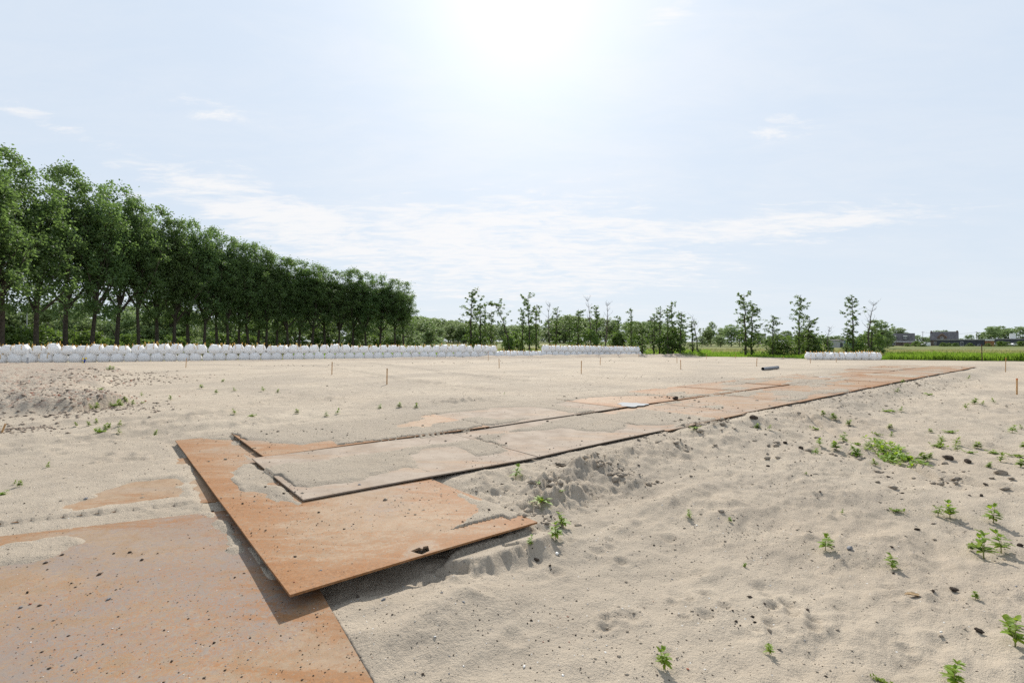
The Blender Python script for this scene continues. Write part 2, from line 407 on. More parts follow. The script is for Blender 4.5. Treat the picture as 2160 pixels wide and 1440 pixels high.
# ------------------------------------------------------------------ materials
def newmat(name):
    m = bpy.data.materials.new(name); m.use_nodes = True; m.node_tree.nodes.clear()
    return m, NT(m.node_tree)
def finish(m, N, color, rough=0.8, height=None, hdist=0.01, hstr=1.0, metal=0.0, spec=0.5, coat=0.0):
    ins = {'Roughness': rough, 'Metallic': metal, 'Specular IOR Level': spec}
    ins['Base Color'] = color if isinstance(color, bpy.types.NodeSocket) else (*color[:3], 1)
    if height is not None:
        ins['Normal'] = N.n('ShaderNodeBump', {'Height': height, 'Distance': hdist, 'Strength': hstr}).outputs[0]
    b = N.n('ShaderNodeBsdfPrincipled', ins)
    o = N.n('ShaderNodeOutputMaterial'); m.node_tree.links.new(b.outputs[0], o.inputs[0]); return m
def simple(name, col, rough=.7, var=.25, scale=8, spec=.4, metal=0, bump=0.0):
    m, N = newmat(name); co = N.n('ShaderNodeTexCoord').outputs['Object']
    n = N.noise(co, scale, 5, .6)
    c = N.mix(N.ramp(n, .3, .7), tuple(x*(1-var) for x in col), tuple(min(1, x*(1+var)) for x in col))
    return finish(m, N, c, rough, n if bump else None, bump or .01, 1, metal, spec)

def ground_mat():
    m, N = newmat('ground'); co = N.n('ShaderNodeTexCoord').outputs['Object']
    gr = N.n('ShaderNodeAttribute', attribute_name='gravel').outputs['Fac']
    md = N.n('ShaderNodeAttribute', attribute_name='meadow').outputs['Fac']
    n1 = N.noise(co, .35, 5, .6); n2 = N.noise(co, 3.0, 6, .65); n3 = N.noise(co, 45, 4, .7); n4 = N.noise(co, 190, 2, .6)
    lane = N.scale(co, .9, 5.0, 1, -.697)
    n5 = N.noise(lane, .8, 5, .6)
    c = N.mix(N.ramp(n1, .3, .7), (0.4, 0.334, 0.258), (0.452, 0.386, 0.302))
    n6 = N.noise(co, .16, 4, .6, .6); c = N.mix(N.ramp(n6, .42, .62, 0, .75), c, (0.32, 0.274, 0.22))
    c = N.mix(N.ramp(n2, .35, .75, 0, .55), c, (0.296, 0.252, 0.2))
    c = N.mix(N.ramp(n5, .55, .75, 0, .40), c, (0.264, 0.224, 0.172))
    # grains: dark peat crumbs and pale shell grit
    c = N.mix(N.ramp(n3, .60, .70, 0, .38), c, (0.16, 0.128, 0.096))
    c = N.mix(N.ramp(n4, .62, .72, 0, .30), c, (0.176, 0.144, 0.112))
    vo = N.n('ShaderNodeTexVoronoi', {'Vector': co, 'Scale': 38.0}, feature='F1').outputs
    rc = N.n('ShaderNodeSeparateColor', {0: vo['Color']}).outputs
    dens = N.ramp(N.noise(co, 1.3, 3, .6), .40, .68, .985, .86)
    isg = N.m('GREATER_THAN', rc[0], dens)
    dot = N.m('MULTIPLY', isg, N.m('LESS_THAN', vo['Distance'], .23))
    pal = N.m('GREATER_THAN', rc[1], .72)
    c = N.mix(dot, c, N.mix(pal, (0.056, 0.044, 0.036), (0.576, 0.56, 0.528)))
    di = N.n('ShaderNodeAttribute', attribute_name='dirt').outputs['Fac']
    dc = N.mix(N.ramp(n3, .35, .65), (0.216, 0.18, 0.14), (0.344, 0.296, 0.236)); dc = N.mix(N.ramp(n2, .4, .7), dc, (0.32, 0.276, 0.22))
    c = N.mix(N.m('MULTIPLY', di, .45), c, dc)
    # brown gravel
    vg = N.n('ShaderNodeTexVoronoi', {'Vector': co, 'Scale': 16.0}, feature='F1').outputs
    gcol = N.n('ShaderNodeSeparateColor', {0: vg['Color']}).outputs
    gc = N.mix(gcol[0], (0.264, 0.216, 0.168), (0.392, 0.336, 0.268))
    gc = N.mix(N.ramp(gcol[1], .8, .9), gc, (0.24, 0.096, 0.064))
    gc = N.mix(N.ramp(n2, .35, .65), gc, (0.36, 0.308, 0.248))
    c = N.mix(gr, c, gc)
    # meadow
    mn = N.noise(N.scale(co, .25, 1, 1), .12, 4, .6); mn2 = N.noise(co, 1.5, 5, .7)
    mc = N.mix(N.ramp(mn, .38, .62), (0.088, 0.124, 0.028), (0.24, 0.22, 0.096))
    mc = N.mix(N.ramp(mn2, .4, .7, 0, .6), mc, (0.04, 0.072, 0.0144))
    c = N.mix(md, c, mc)
    h = N.m('ADD', N.m('MULTIPLY', n3, .5), N.m('MULTIPLY', n4, .22))
    h = N.m('ADD', h, N.m('MULTIPLY', dot, .35))
    h = N.m('ADD', h, N.m('MULTIPLY', N.m('SUBTRACT', 1, vg['Distance']), N.m('MULTIPLY', gr, .8)))
    h = N.m('ADD', h, N.m('MULTIPLY', n2, .6))
    return finish(m, N, c, .95, h, .032, 1.0, spec=.12)

def plate_mat(name, orange, dust, steel, seed):
    """rolled steel plate: rust, mill-grey wear and trodden-in dust"""
    m, N = newmat(name); co0 = N.n('ShaderNodeTexCoord').outputs['Object']
    co = N.n('ShaderNodeMapping', {'Vector': co0, 'Location': (seed*7.3, seed*3.1, seed)}).outputs[0]
    rot = N.scale(co, .7, 2.6, 1, -.697)
    big = N.noise(co, .7, 5, .6, .6); mid = N.noise(rot, 1.5, 7, .7, .8); fine = N.noise(co, 30, 6, .75, .8)
    vf = N.noise(co, 150, 3, .7); blot = N.noise(co, 5.0, 6, .7, .9)
    scr = N.noise(N.scale(co, 1.2, 9, 1, .45), 2.4, 6, .7, 1.2)
    rim = N.n('ShaderNodeAttribute', attribute_name='rim').outputs['Fac']
    ff = N.m('SUBTRACT', fine, .5); vv = N.m('SUBTRACT', vf, .5)
    # mill scale and worn tan rust
    c = N.mix(N.ramp(blot, .35, .65), (0.224, 0.151, 0.0921), (0.299, 0.218, 0.145))
    c = N.mix(N.ramp(vf, .40, .62, 0, .5), c, (0.328, 0.239, 0.16))
    s1 = N.m('ADD', N.m('ADD', N.noise(co, .45, 4, .6, .4), N.m('MULTIPLY', ff, .7)), N.m('MULTIPLY', N.m('SUBTRACT', blot, .5), .5))
    c = N.mix(N.ramp(s1, .66-.30*steel, .92-.30*steel, 0, .85), c, (.205, .175, .158))
    # fresh orange rust in drifts, curly threads and along the rim
    s2 = N.m('ADD', N.m('ADD', mid, N.m('MULTIPLY', ff, .9)), N.m('MULTIPLY', rim, .20+.22*orange))
    c = N.mix(N.ramp(s2, .66-.12*orange, .90-.12*orange, 0, .92), c, N.mix(N.ramp(fine, .4, .6), (0.192, 0.0833, 0.0269), (0.274, 0.145, 0.0695)))
    th = N.m('ABSOLUTE', N.m('SUBTRACT', N.noise(co, 13, 5, .7, 2.2), .5))
    c = N.mix(N.m('MULTIPLY', N.ramp(th, .035, .0), N.ramp(N.m('ADD', big, N.m('MULTIPLY', vv, .5)), .35, .62, .15, .75)), c, (0.328, 0.13, 0.034))
    c = N.mix(N.ramp(scr, .60, .70, 0, .40), c, (0.256, 0.0918, 0.0248))
    dn = N.m('ADD', N.m('ADD', N.noise(rot, .9, 6, .66, .5), N.m('MULTIPLY', vv, .35)), N.m('MULTIPLY', ff, .25))
    df = N.ramp(dn, .68-.42*dust, .92-.42*dust, 0, .9)
    c = N.mix(df, c, N.mix(N.ramp(N.noise(co, 2.6, 6, .65), .35, .65), (0.267, 0.218, 0.174), (0.356, 0.3, 0.245)))
    sp = N.n('ShaderNodeTexVoronoi', {'Vector': co, 'Scale': 60.0}, feature='F1').outputs
    spc = N.n('ShaderNodeSeparateColor', {0: sp['Color']}).outputs
    c = N.mix(N.m('MULTIPLY', N.m('GREATER_THAN', spc[0], .93), N.m('LESS_THAN', sp['Distance'], .22)), c, (0.0641, 0.0494, 0.039))
    ro = N.m('ADD', .60, N.m('MULTIPLY', df, .25)); ro = N.m('ADD', ro, N.m('MULTIPLY', fine, .18))
    h = N.m('ADD', N.m('MULTIPLY', fine, .8), N.m('MULTIPLY', vf, .4))
    h = N.m('ADD', h, N.m('MULTIPLY', big, 5.0))
    return finish(m, N, c, ro, h, .003, .8, spec=.14)

def leaf_mat(name, c1, c2, tr, trw=.45, scale=.9):
    m, N = newmat(name)
    oi = N.n('ShaderNodeObjectInfo').outputs['Random']
    co = N.n('ShaderNodeTexCoord').outputs['Object']
    n = N.noise(co, scale, 3, .6)
    isl = N.n('ShaderNodeNewGeometry').outputs['Random Per Island']
    f = N.m('ADD', N.m('MULTIPLY', N.ramp(n, .3, .7), .55), N.m('MULTIPLY', isl, .45))
    c = N.mix(f, c1, c2)
    hs = N.n('ShaderNodeHueSaturation', {'Hue': N.m('ADD', .485, N.m('MULTIPLY', oi, .03)), 'Value': N.m('ADD', .85, N.m('MULTIPLY', oi, .3)), 'Color': c}).outputs[0]
    b = N.n('ShaderNodeBsdfPrincipled', {'Base Color': hs, 'Roughness': .55, 'Specular IOR Level': .3})
    t = N.n('ShaderNodeBsdfTranslucent', {'Color': N.mix(isl, tr, tuple(x*.7 for x in tr))})
    mx = N.n('ShaderNodeMixShader', {0: trw, 1: b.outputs[0], 2: t.outputs[0]})
    o = N.n('ShaderNodeOutputMaterial'); m.node_tree.links.new(mx.outputs[0], o.inputs[0]); return m

def bag_mat():
    m, N = newmat('woven_bag'); co = N.n('ShaderNodeTexCoord').outputs['Object']
    n = N.noise(co, 2.2, 3, .5, 1.0); n2 = N.noise(N.scale(co, 1, 1, .3), 5, 2, .5, 1.5)
    c = N.mix(N.ramp(n, .55, .8, 0, .5), (.93, .93, .94), (.78, .77, .75))
    h = N.m('ADD', N.m('MULTIPLY', n, .6), N.m('MULTIPLY', n2, 1.0))
    b = N.n('ShaderNodeBsdfPrincipled', {'Base Color': c, 'Roughness': .55, 'Specular IOR Level': .4,
        'Normal': N.n('ShaderNodeBump', {'Height': h, 'Distance': .035, 'Strength': .8}).outputs[0]})
    t = N.n('ShaderNodeBsdfTranslucent', {'Color': (.9, .9, .9, 1)})
    mx = N.n('ShaderNodeMixShader', {0: .34, 1: b.outputs[0], 2: t.outputs[0]})
    o = N.n('ShaderNodeOutputMaterial'); m.node_tree.links.new(mx.outputs[0], o.inputs[0]); return m

M = dict(
 ground=ground_mat(),
 bag=bag_mat(),
 strap=simple('strap', (.62, .38, .10), .6, .2, 5),
 bark=simple('bark', (.07, .058, .046), .9, .35, 4, .1, bump=.03),
 barkpale=simple('bark_pale', (.11, .092, .075), .9, .35, 4, .1, bump=.03),
 wood=simple('stake_wood', (.46, .27, .12), .8, .3, 12, .2, bump=.004),
 tip=simple('stake_tip', (.55, .16, .05), .7, .1, 12, .2),
 post=simple('post_wood', (.09, .055, .04), .9, .3, 8, .1, bump=.01),
 clod=simple('peat_clod', (0.0723, 0.0561, 0.0442), .95, .5, 22, .1, bump=.012),
 stone=simple('grey_stone', (0.221, 0.221, 0.23), .75, .25, 25, .3, bump=.004),
 sandclod=simple('sand_clod', (0.315, 0.265, 0.208), .95, .35, 30, .1, bump=.01),
 shell=simple('shell', (0.612, 0.595, 0.561), .5, .15, 30, .4),
 brick=simple('brick_bit', (0.306, 0.111, 0.068), .85, .2, 30, .2),
 pvc=simple('grey_pipe', (.17, .18, .20), .45, .12, 3, .5),
 pvcin=simple('pipe_inside', (.05, .05, .055), .7, .1, 3, .3),
 poplar=leaf_mat('poplar_leaf', (.054, .098, .038), (.140, .202, .080), (.25, .39, .095), .42),
 alder=leaf_mat('alder_leaf', (.055, .095, .024), (.13, .19, .05), (.23, .36, .06), .38),
 wood_far=leaf_mat('far_leaf', (.165, .225, .105), (.27, .335, .15), (.34, .46, .16), .36, .25),  # greens lightened: sunlight and haze on distant trees put into the leaf colour
 grass=leaf_mat('reed_leaf', (.09, .17, .02), (.16, .26, .035), (.32, .52, .05), .45, .3),
 hay=leaf_mat('hay_grass', (.20, .215, .07), (.38, .34, .17), (.42, .42, .16), .4, .1),
 weed=leaf_mat('weed_leaf', (.12, .20, .018), (.20, .28, .03), (.40, .56, .04), .42, 6),
 weedstem=simple('weed_stem', (.25, .25, .08), .7, .2, 20),
 dry=simple('dry_leaf', (.30, .20, .10), .8, .3, 30),
 steelpost=simple('grey_post', (.33, .34, .36), .5, .1, 4),
 white=simple('white_paint', (.78, .78, .78), .5, .06, 4),
 dark=simple('dark_cladding', (.045, .05, .062), .6, .3, .8),
 slate=simple('grey_roof', (.12, .112, .115), .75, .35, 1.2),  # roof grey made paler; distance haze is put into this colour
 brickwall=simple('brick_wall', (.15, .115, .095), .85, .25, 1.5),
 glass=simple('window_glass', (.05, .06, .07), .08, .1, 1, .6),
 timber=simple('timber_wall', (.30, .15, .06), .7, .25, 1),
 blue=simple('blue_tape', (.03, .05, .25), .5, .1, 6), yellow=simple('yellow_tape', (.75, .58, .05), .5, .1, 6),
 black=simple('black_rubber', (.03, .03, .03), .8, .1, 6),
 teal=simple('blue_shed', (.10, .20, .25), .6, .1, 2),
 concrete=simple('concrete', (.36, .35, .33), .8, .15, 1))
m, N = newmat('puddle_water'); finish(m, N, (.35, .33, .30), .02, spec=1.0); M['water'] = m

# ------------------------------------------------------------------ the ground
def build_ground():
    dense = np.arange(-58, 58.01, 0.165)
    coarse = np.concatenate([np.arange(58.8, 90, 1.2), np.arange(90, 270, 5.0), np.arange(270, 301.2, 1.2)])
    ang = np.radians(np.concatenate([dense, coarse])); na = len(ang)
    r = [0.3]
    while r[-1] < 2500:
        q = r[-1]
        k = .03 if q < 1.8 else (.0068 if q < 26 else (.0085 if q < 60 else (.014 if q < 100 else .05)))
        r.append(q*(1+k))
    r = np.array(r); nr = len(r)
    A, RR = np.meshgrid(ang, r)
    X = (np.sin(A)*RR).ravel(); Y = (np.cos(A)*RR).ravel()
    b, g, sand = ground(X, Y)
    dirt = DIRT.copy(); V = np.column_stack([X, Y, b])
    V = np.vstack([V, [0, 0, float(ground(np.array([0.]), np.array([0.]))[0][0])]])
    i = np.arange(nr-1)[:, None]; j = np.arange(na)[None, :]; j2 = (j+1) % na
    F = np.stack([i*na+j, i*na+j2, (i+1)*na+j2, (i+1)*na+j], -1).reshape(-1, 4)[:, ::-1]
    me = mesh_np('ground', V, F, True)
    def attr(nm, arr):
        a = me.attributes.new(nm, 'FLOAT', 'POINT'); a.data.foreach_set('value', np.append(arr, arr[-1]).astype(np.float32))
    rt = (X-ROW0[0])*ROWD[0]+(Y-ROW0[1])*ROWD[1]; rn = (X-ROW0[0])*ROWN[0]+(Y-ROW0[1])*ROWN[1]
    bermcol = np.exp(-((rn-2.6)/1.3)**2)*sstep(-5, 20, rt)*sstep(108, 95, rt)*np.clip(.75+fbm(rt*.5, rn, 3, 71)*1.4, 0, 1)
    attr('gravel', np.clip(np.maximum(g, bermcol), 0, 1))
    e = Y-edge_Z(np.clip(X/np.maximum(Y, 1), -6, 6))
    md = sstep(-.8, .8, e+fbm(X*.6, Y*.6, 3, 20)*1.5)
    md = np.where(Y < 5, np.where(np.hypot(X, Y) > 60, 1.0, 0.0), md)
    attr('meadow', md); attr('dirt', dirt)
    tag(link('ground', me, M['ground']), 'pale dry sand of the building site running out into green meadow', kind='structure')
build_ground()

# ------------------------------------------------------------------ steel plates
PM = dict(front=plate_mat('plate_front', .34, .20, 1.0, 1), cross=plate_mat('plate_cross', .58, .22, .45, 2), buried=plate_mat('plate_buried', .4, .35, .1, 3),
          pink=plate_mat('plate_pink', .15, 1.0, .4, 4), orange=plate_mat('plate_orange', .55, .32, .05, 5), grey=plate_mat('plate_grey', .15, .62, .5, 6),
          mixed=plate_mat('plate_mixed', .5, .62, .2, 7))
ORD = 'first second third fourth fifth sixth seventh eighth ninth tenth eleventh twelfth thirteenth fourteenth fifteenth sixteenth seventeenth eighteenth nineteenth'.split()
TENS = {20: 'twent', 30: 'thirt', 40: 'fort', 50: 'fift', 60: 'sixt'}
def ordinal(n):
    if n < 20: return ORD[n-1]
    t = n//10*10
    return TENS[t]+'ieth' if n % 10 == 0 else TENS[t]+'y-'+ORD[n % 10-1]
def plate_mesh(p, holes=()):
    nu = max(2, int(np.hypot(*p['a'])/.22)); nv = max(2, int(np.hypot(*p['b'])/.22))
    V = []; F = []
    def P(u, v, dz=0.0):
        q = p['o']+p['a']*u+p['b']*v
        L = np.hypot(*p['a']); W = np.hypot(*p['b'])
        wob = .006*math.sin(q[0]*1.9+q[1]*.7)+.004*math.sin(q[0]*3.1-q[1]*2.3) if p['key'] not in ('front',) else 0
        return (q[0], q[1], plate_zuv(p, u, v)+wob*.5+dz)
    bm = bmesh.new(); g = {}; gb = {}; lay = bm.verts.layers.float.new('rim')
    for i in range(nu+1):
        for j in range(nv+1):
            g[i, j] = bm.verts.new(P(i/nu, j/nv)); gb[i, j] = bm.verts.new(P(i/nu, j/nv, -p['th']))
    for i in range(nu):
        for j in range(nv):
            bm.faces.new((g[i, j], g[i+1, j], g[i+1, j+1], g[i, j+1])); bm.faces.new((gb[i, j], gb[i, j+1], gb[i+1, j+1], gb[i+1, j]))
    for i in range(nu):
        bm.faces.new((g[i, 0], gb[i, 0], gb[i+1, 0], g[i+1, 0])); bm.faces.new((g[i, nv], g[i+1, nv], gb[i+1, nv], gb[i, nv]))
    for j in range(nv):
        bm.faces.new((g[0, j], g[0, j+1], gb[0, j+1], gb[0, j])); bm.faces.new((g[nu, j], gb[nu, j], gb[nu, j+1], g[nu, j+1]))
    bmesh.ops.recalc_face_normals(bm, faces=bm.faces)
    La, Lb = np.hypot(*p['a']), np.hypot(*p['b'])
    for dct in (g, gb):
        for (i, j), vv in dct.items(): vv[lay] = max(0.0, 1-min(i/nu*La, (1-i/nu)*La, j/nv*Lb, (1-j/nv)*Lb)/.9)
    me = bpy.data.meshes.new('steel_plate'); bm.to_mesh(me); bm.free()
    for (poly_px, z) in holes:
        pts = [px0(x, y, z) for x, y in poly_px]
        cb = bmesh.new(); lo = [cb.verts.new((q[0], q[1], z-.2)) for q in pts]; hi = [cb.verts.new((q[0], q[1], z+.2)) for q in pts]
        n = len(pts); cb.faces.new(lo[::-1]); cb.faces.new(hi)
        for i in range(n): cb.faces.new((lo[i], lo[(i+1) % n], hi[(i+1) % n], hi[i]))
        bmesh.ops.recalc_face_normals(cb, faces=cb.faces)
        cm = bpy.data.meshes.new('tmp'); cb.to_mesh(cm); cb.free()
        ao = bpy.data.objects.new('tmp_a', me); co = bpy.data.objects.new('tmp_b', cm); COL.objects.link(ao); COL.objects.link(co)
        md = ao.modifiers.new('b', 'BOOLEAN'); md.operation = 'DIFFERENCE'; md.object = co; md.solver = 'EXACT'
        dg = bpy.context.evaluated_depsgraph_get(); me2 = bpy.data.meshes.new_from_object(ao.evaluated_get(dg))
        bpy.data.objects.remove(ao); bpy.data.objects.remove(co); me = me2; me.name = 'steel_plate'
    return me
def center_mesh(o, me, c):
    me.transform(Matrix.Translation((-c[0], -c[1], -c[2]))); o.location = c
for p in PL:
    k = p['key']; g = None; holes = ()
    if k == 'front': lab, mt = 'large scratched rusty steel plate lying flat at the front left corner of the picture', 'front'
    elif k == 'cross':
        lab, mt = 'orange rusty steel plate with raised corner and torn hole, across the near track end', 'cross'
        holes = [([(866, 1161), (884, 1153), (891, 1156), (893, 1151), (903, 1149), (906, 1160), (890, 1168), (880, 1166)], .085)]
    elif k == 'buried': lab, mt = 'steel plate mostly buried in sand left of the crossing plate, only a rusty patch showing', 'buried'
    else:
        side = 'right' if k.startswith('right') else 'left'; n = int(k[len(side):]); g = 'steel plates of the two-strip track'
        mt = (['pink', 'pink', 'grey', 'grey', 'mixed', 'mixed', 'orange'] if side == 'right' else ['buried', 'pink', 'orange', 'orange', 'mixed', 'orange', 'grey'])[n] if n < 7 else ['orange', 'mixed', 'grey', 'mixed'][n % 4]
        tone = {'pink': 'pinkish dusty', 'grey': 'greyish dusty', 'mixed': 'dusty rust-streaked', 'orange': 'bright orange rusty', 'buried': 'sand-strewn rusty'}[mt]
        extra = ', carrying a puddle' if (side == 'left' and n in (2, 6)) else ''
        lab = '%s plate, %s from near end of the %s track strip%s' % (tone, ordinal(n+1), side, extra)
        if k == 'left0': holes = [([(526, 945), (540, 943.2), (541, 944.6), (527, 946.4)], .08)]
    me = plate_mesh(p, holes)
    o = tag(link('steel_plate', me, PM[mt]), lab, 'steel plate', g)
    c = p['o']+(p['a']+p['b'])/2; center_mesh(o, me, (c[0], c[1], sum(p['z'])/3))
    o.rotation_euler = (0, 0, 0)

def puddle(px, py, w, h, lab):
    x, y, z = at(px, py); z = float(plate_top(np.array([x]), np.array([y]))[0])+.006
    mb = MB(); v = []
    n = 40
    p1 = px0(px-w, py, z); p2 = px0(px+w, py, z); q1 = px0(px, py-h, z); q2 = px0(px, py+h, z); c = px0(px, py, z)
    sx, sy = abs(p2[0]-p1[0])/2, abs(q2[1]-q1[1])/2
    for i in range(n):
        th = 2*math.pi*i/n; rr = 1+.18*math.sin(3*th+1)+.1*math.sin(7*th)
        v.append((math.cos(th)*sx*rr+math.sin(th)*sy*.15, math.sin(th)*sy*rr, 0))
    mb.add(v+[(0, 0, .003)], [(i, (i+1) % n, n) for i in range(n)])
    tag(link('puddle', mb.mesh('puddle', True), M['water'], loc=(c[0], c[1], z)), lab, 'puddle')
puddle(1333, 852.5, 30, 4.2, 'bright puddle of rainwater on the nearest orange plate of the left strip')
puddle(1742, 794, 24, 1.8, 'thin bright puddle far along the left strip of the track')

# ------------------------------------------------------------------ loose bits on sand and plates
def rock_mesh(name, seed, squash=.6, sub=2):
    bm = bmesh.new(); bmesh.ops.create_icosphere(bm, subdivisions=sub, radius=.5)
    r = random.Random(seed)
    offs = [(Vector((r.gauss(0, 1), r.gauss(0, 1), r.gauss(0, 1))).normalized(), r.uniform(.25, .45)) for _ in range(9)]
    for v in bm.verts:
        for d, k in offs:
            e = v.co.dot(d)-k
            if e > 0: v.co -= d*e*.8
        v.co *= 1+r.uniform(-.20, .14); v.co.z *= squash
    me = bpy.data.meshes.new(name); bm.to_mesh(me); bm.free(); return me
def scatter(name, label, mat, pts, sizes, squash=.55):
    """many tiny stones joined to one mesh"""
    n = len(pts); base = np.array([(1, 0, 0), (-1, 0, 0), (0, 1, 0), (0, -1, 0), (0, 0, 1), (0, 0, -1)], float)
    F0 = np.array([(0, 2, 4), (2, 1, 4), (1, 3, 4), (3, 0, 4), (2, 0, 5), (1, 2, 5), (3, 1, 5), (0, 3, 5)])
    V = base[None]*rng.uniform(.55, 1.2, (n, 6, 1)); a = rng.uniform(0, 6.28, n); c, s = np.cos(a)[:, None], np.sin(a)[:, None]
    sx = rng.uniform(.6, 1.5, (n, 1)); x = V[..., 0]*sx; y = V[..., 1]
    tilt = rng.uniform(-.35, .35, (n, 1))
    z = V[..., 2]*squash+x*tilt
    W = np.stack([x*c-y*s, x*s+y*c, z], -1)*(sizes[:, None, None]*.5)
    W[..., 0] += pts[:, 0:1]; W[..., 1] += pts[:, 1:2]; W[..., 2] += pts[:, 2:3]+sizes[:, None]*.10
    me = mesh_np(name, W.reshape(-1, 3), (F0[None]+np.arange(n)[:, None, None]*6).reshape(-1, 3))
    return tag(link(name, me, mat), label, kind='stuff')
def polar_pts(n, r0, r1, a0=-52, a1=52, power=1.0, dens=None):
    out = np.zeros((0, 2))
    while len(out) < n:
        k = n*3
        u = rng.uniform(0, 1, k); r = np.exp(np.log(r0)+(np.log(r1)-np.log(r0))*u**power); a = np.radians(rng.uniform(a0, a1, k))
        P = np.column_stack([np.sin(a)*r, np.cos(a)*r])
        keep = vnoise(P[:, 0]*.9, P[:, 1]*.9, 55)+vnoise(P[:, 0]*3, P[:, 1]*3, 56)*.7+.5 > rng.uniform(0, 1.25, k)
        if dens is not None: keep &= dens(P[:, 0], P[:, 1])
        out = np.vstack([out, P[keep]])
    return out[:n]
def withz(P): return np.column_stack([P, surf(P[:, 0], P[:, 1])])
P = withz(polar_pts(12000, 1.9, 30)); r_ = np.hypot(P[:, 0], P[:, 1])
S = np.minimum(.045, rng.lognormal(-5.35, .55, len(P)))*(.8+r_*.10)
scatter('dark_crumbs', 'dark brown crumbs of peat strewn over sand and plates', M['clod'], P, S)
P = withz(polar_pts(2200, 1.9, 12)); S = rng.lognormal(-5.3, .45, len(P))*(.8+.08*np.hypot(P[:, 0], P[:, 1]))
scatter('shell_grit', 'white shell fragments and grit in the sand', M['shell'], P, S, .3)
P = withz(polar_pts(700, 1.9, 12)); S = rng.lognormal(-4.9, .45, len(P))
scatter('pebbles', 'small grey pebbles lying on the sand', M['stone'], P, S)
P = withz(polar_pts(130, 2.2, 14)); S = rng.lognormal(-4.7, .4, len(P))
scatter('brick_crumbs', 'small red bits of brick in the sand', M['brick'], P, S)
def strewn(centers, n, s0, s1, name, label, mat):
    L = []; SZ = []
    for (px, py, wx, wy) in centers:
        q = px0(px, py); k = n
        dxy = rng.normal(0, 1, (k, 2))
        sx = wx*q[1]/FP; p1 = px0(px, py+wy); sy = abs(q[1]-p1[1])
        L.append(np.column_stack([q[0]+dxy[:, 0]*sx*.8, q[1]+dxy[:, 1]*sy*.8])); SZ.append((s0+(s1-s0)*rng.uniform(0, 1, k)**2.5)**1.5*q[1]**.5)
    P = withz(np.vstack(L)); scatter(name, label, mat, P, np.concatenate(SZ), .6)
strewn([(1200, 870, 60, 6), (1000, 925, 60, 6), (1425, 842, 30, 4), (560, 1045, 50, 10), (600, 925, 120, 8), (1520, 868, 40, 5), (1450, 905, 30, 8), (250, 1180, 90, 30),
        (180, 1240, 60, 20), (1680, 930, 60, 20), (1760, 905, 90, 20), (1840, 960, 120, 14), (1920, 1000, 120, 20), (1330, 975, 60, 14), (1185, 1020, 60, 14), (1140, 1090, 30, 25),
        (960, 1100, 50, 12), (1000, 930, 60, 10), (1880, 770, 90, 5), (1560, 1270, 60, 20), (1650, 1250, 40, 15), (690, 843, 40, 8), (1960, 950, 140, 16), (1570, 890, 50, 8)],
       18, .025, .078, 'strewn_clods', 'dark soil clods strewn in patches over the sand', M['clod'])
strewn([(200, 862, 110, 12), (140, 845, 90, 14), (215, 800, 60, 12), (240, 785, 50, 6), (90, 870, 140, 14), (170, 815, 60, 20), (30, 905, 60, 8)],
       420, .03, .10, 'rubble', 'brown gravel and rubble spilling off the raised track at the left', simple('rubble', (.27, .215, .17), .9, .5, 14, .1))
strewn([(250, 800, 60, 10), (190, 850, 60, 10), (90, 850, 140, 20)], 18, .05, .10, 'brick_rubble', 'red brick pieces among the gravel at the left', M['brick'])
strewn([(560+37*i+random.uniform(-30, 30), 764-.75*i+random.uniform(-2, 2), 90, 3) for i in range(24)], 12, .02, .08, 'berm_stones', 'dark stones along the low bank before the bags', M['clod'])

P = withz(polar_pts(2600, 2.4, 24, 8, 50)); r_ = np.hypot(P[:, 0], P[:, 1])
S = np.minimum(.09, rng.lognormal(-4.35, .5, len(P)))*(.6+r_*.08)
scatter('sand_crumbs', 'crumbled lumps of caked sand on the rough ground right of the track', M['sandclod'], P, S, .5)
P = withz(polar_pts(900, 5, 22, -44, 10)); S = np.minimum(.06, rng.lognormal(-4.5, .5, len(P)))*(.6+np.hypot(P[:, 0], P[:, 1])*.08)
scatter('sand_crumbs', 'crumbled lumps of caked sand on the open ground left of the track', M['sandclod'], P, S, .5)
def along(n, t0, t1, s0, s1):
    t = t0+(t1-t0)*rng.uniform(0, 1, n)**1.4; s_ = s0+(s1-s0)*rng.uniform(0, 1, n)**1.5
    k = vnoise(t*1.3, s_*1.3, 5)+.5 > rng.uniform(0.1, .9, n); t, s_ = t[k], s_[k]
    return withz(np.column_stack([O[0]+D[0]*t+NN[0]*s_, O[1]+D[1]*t+NN[1]*s_])), t
strewn([(1245, 985, 70, 10), (1190, 1025, 60, 12), (1140, 1085, 40, 14), (1500, 900, 40, 8), (1320, 995, 60, 8), (1700, 935, 90, 18), (1850, 940, 120, 16), (1960, 985, 120, 12), (1430, 930, 60, 8)],
       40, .05, .15, 'caked_sand', 'broken cakes of sand heaped on the bank beside the track', M['sandclod'])
P, t_ = along(2600, .6, 26, -.06, -1.6)
scatter('bank_lumps', 'caked lumps of sand crumbling down the bank beside the track', M['sandclod'], P, np.minimum(.12, rng.lognormal(-3.9, .55, len(P)))*(.55+t_*.05), .55)
P, t_ = along(1100, .6, 30, -.04, -1.8)
scatter('bank_crumbs', 'dark peat crumbs on the bank beside the track', M['clod'], P, np.minimum(.09, rng.lognormal(-4.1, .5, len(P)))*(.55+t_*.06), .55)
rocks = [rock_mesh('clod', i, .62) for i in range(5)]
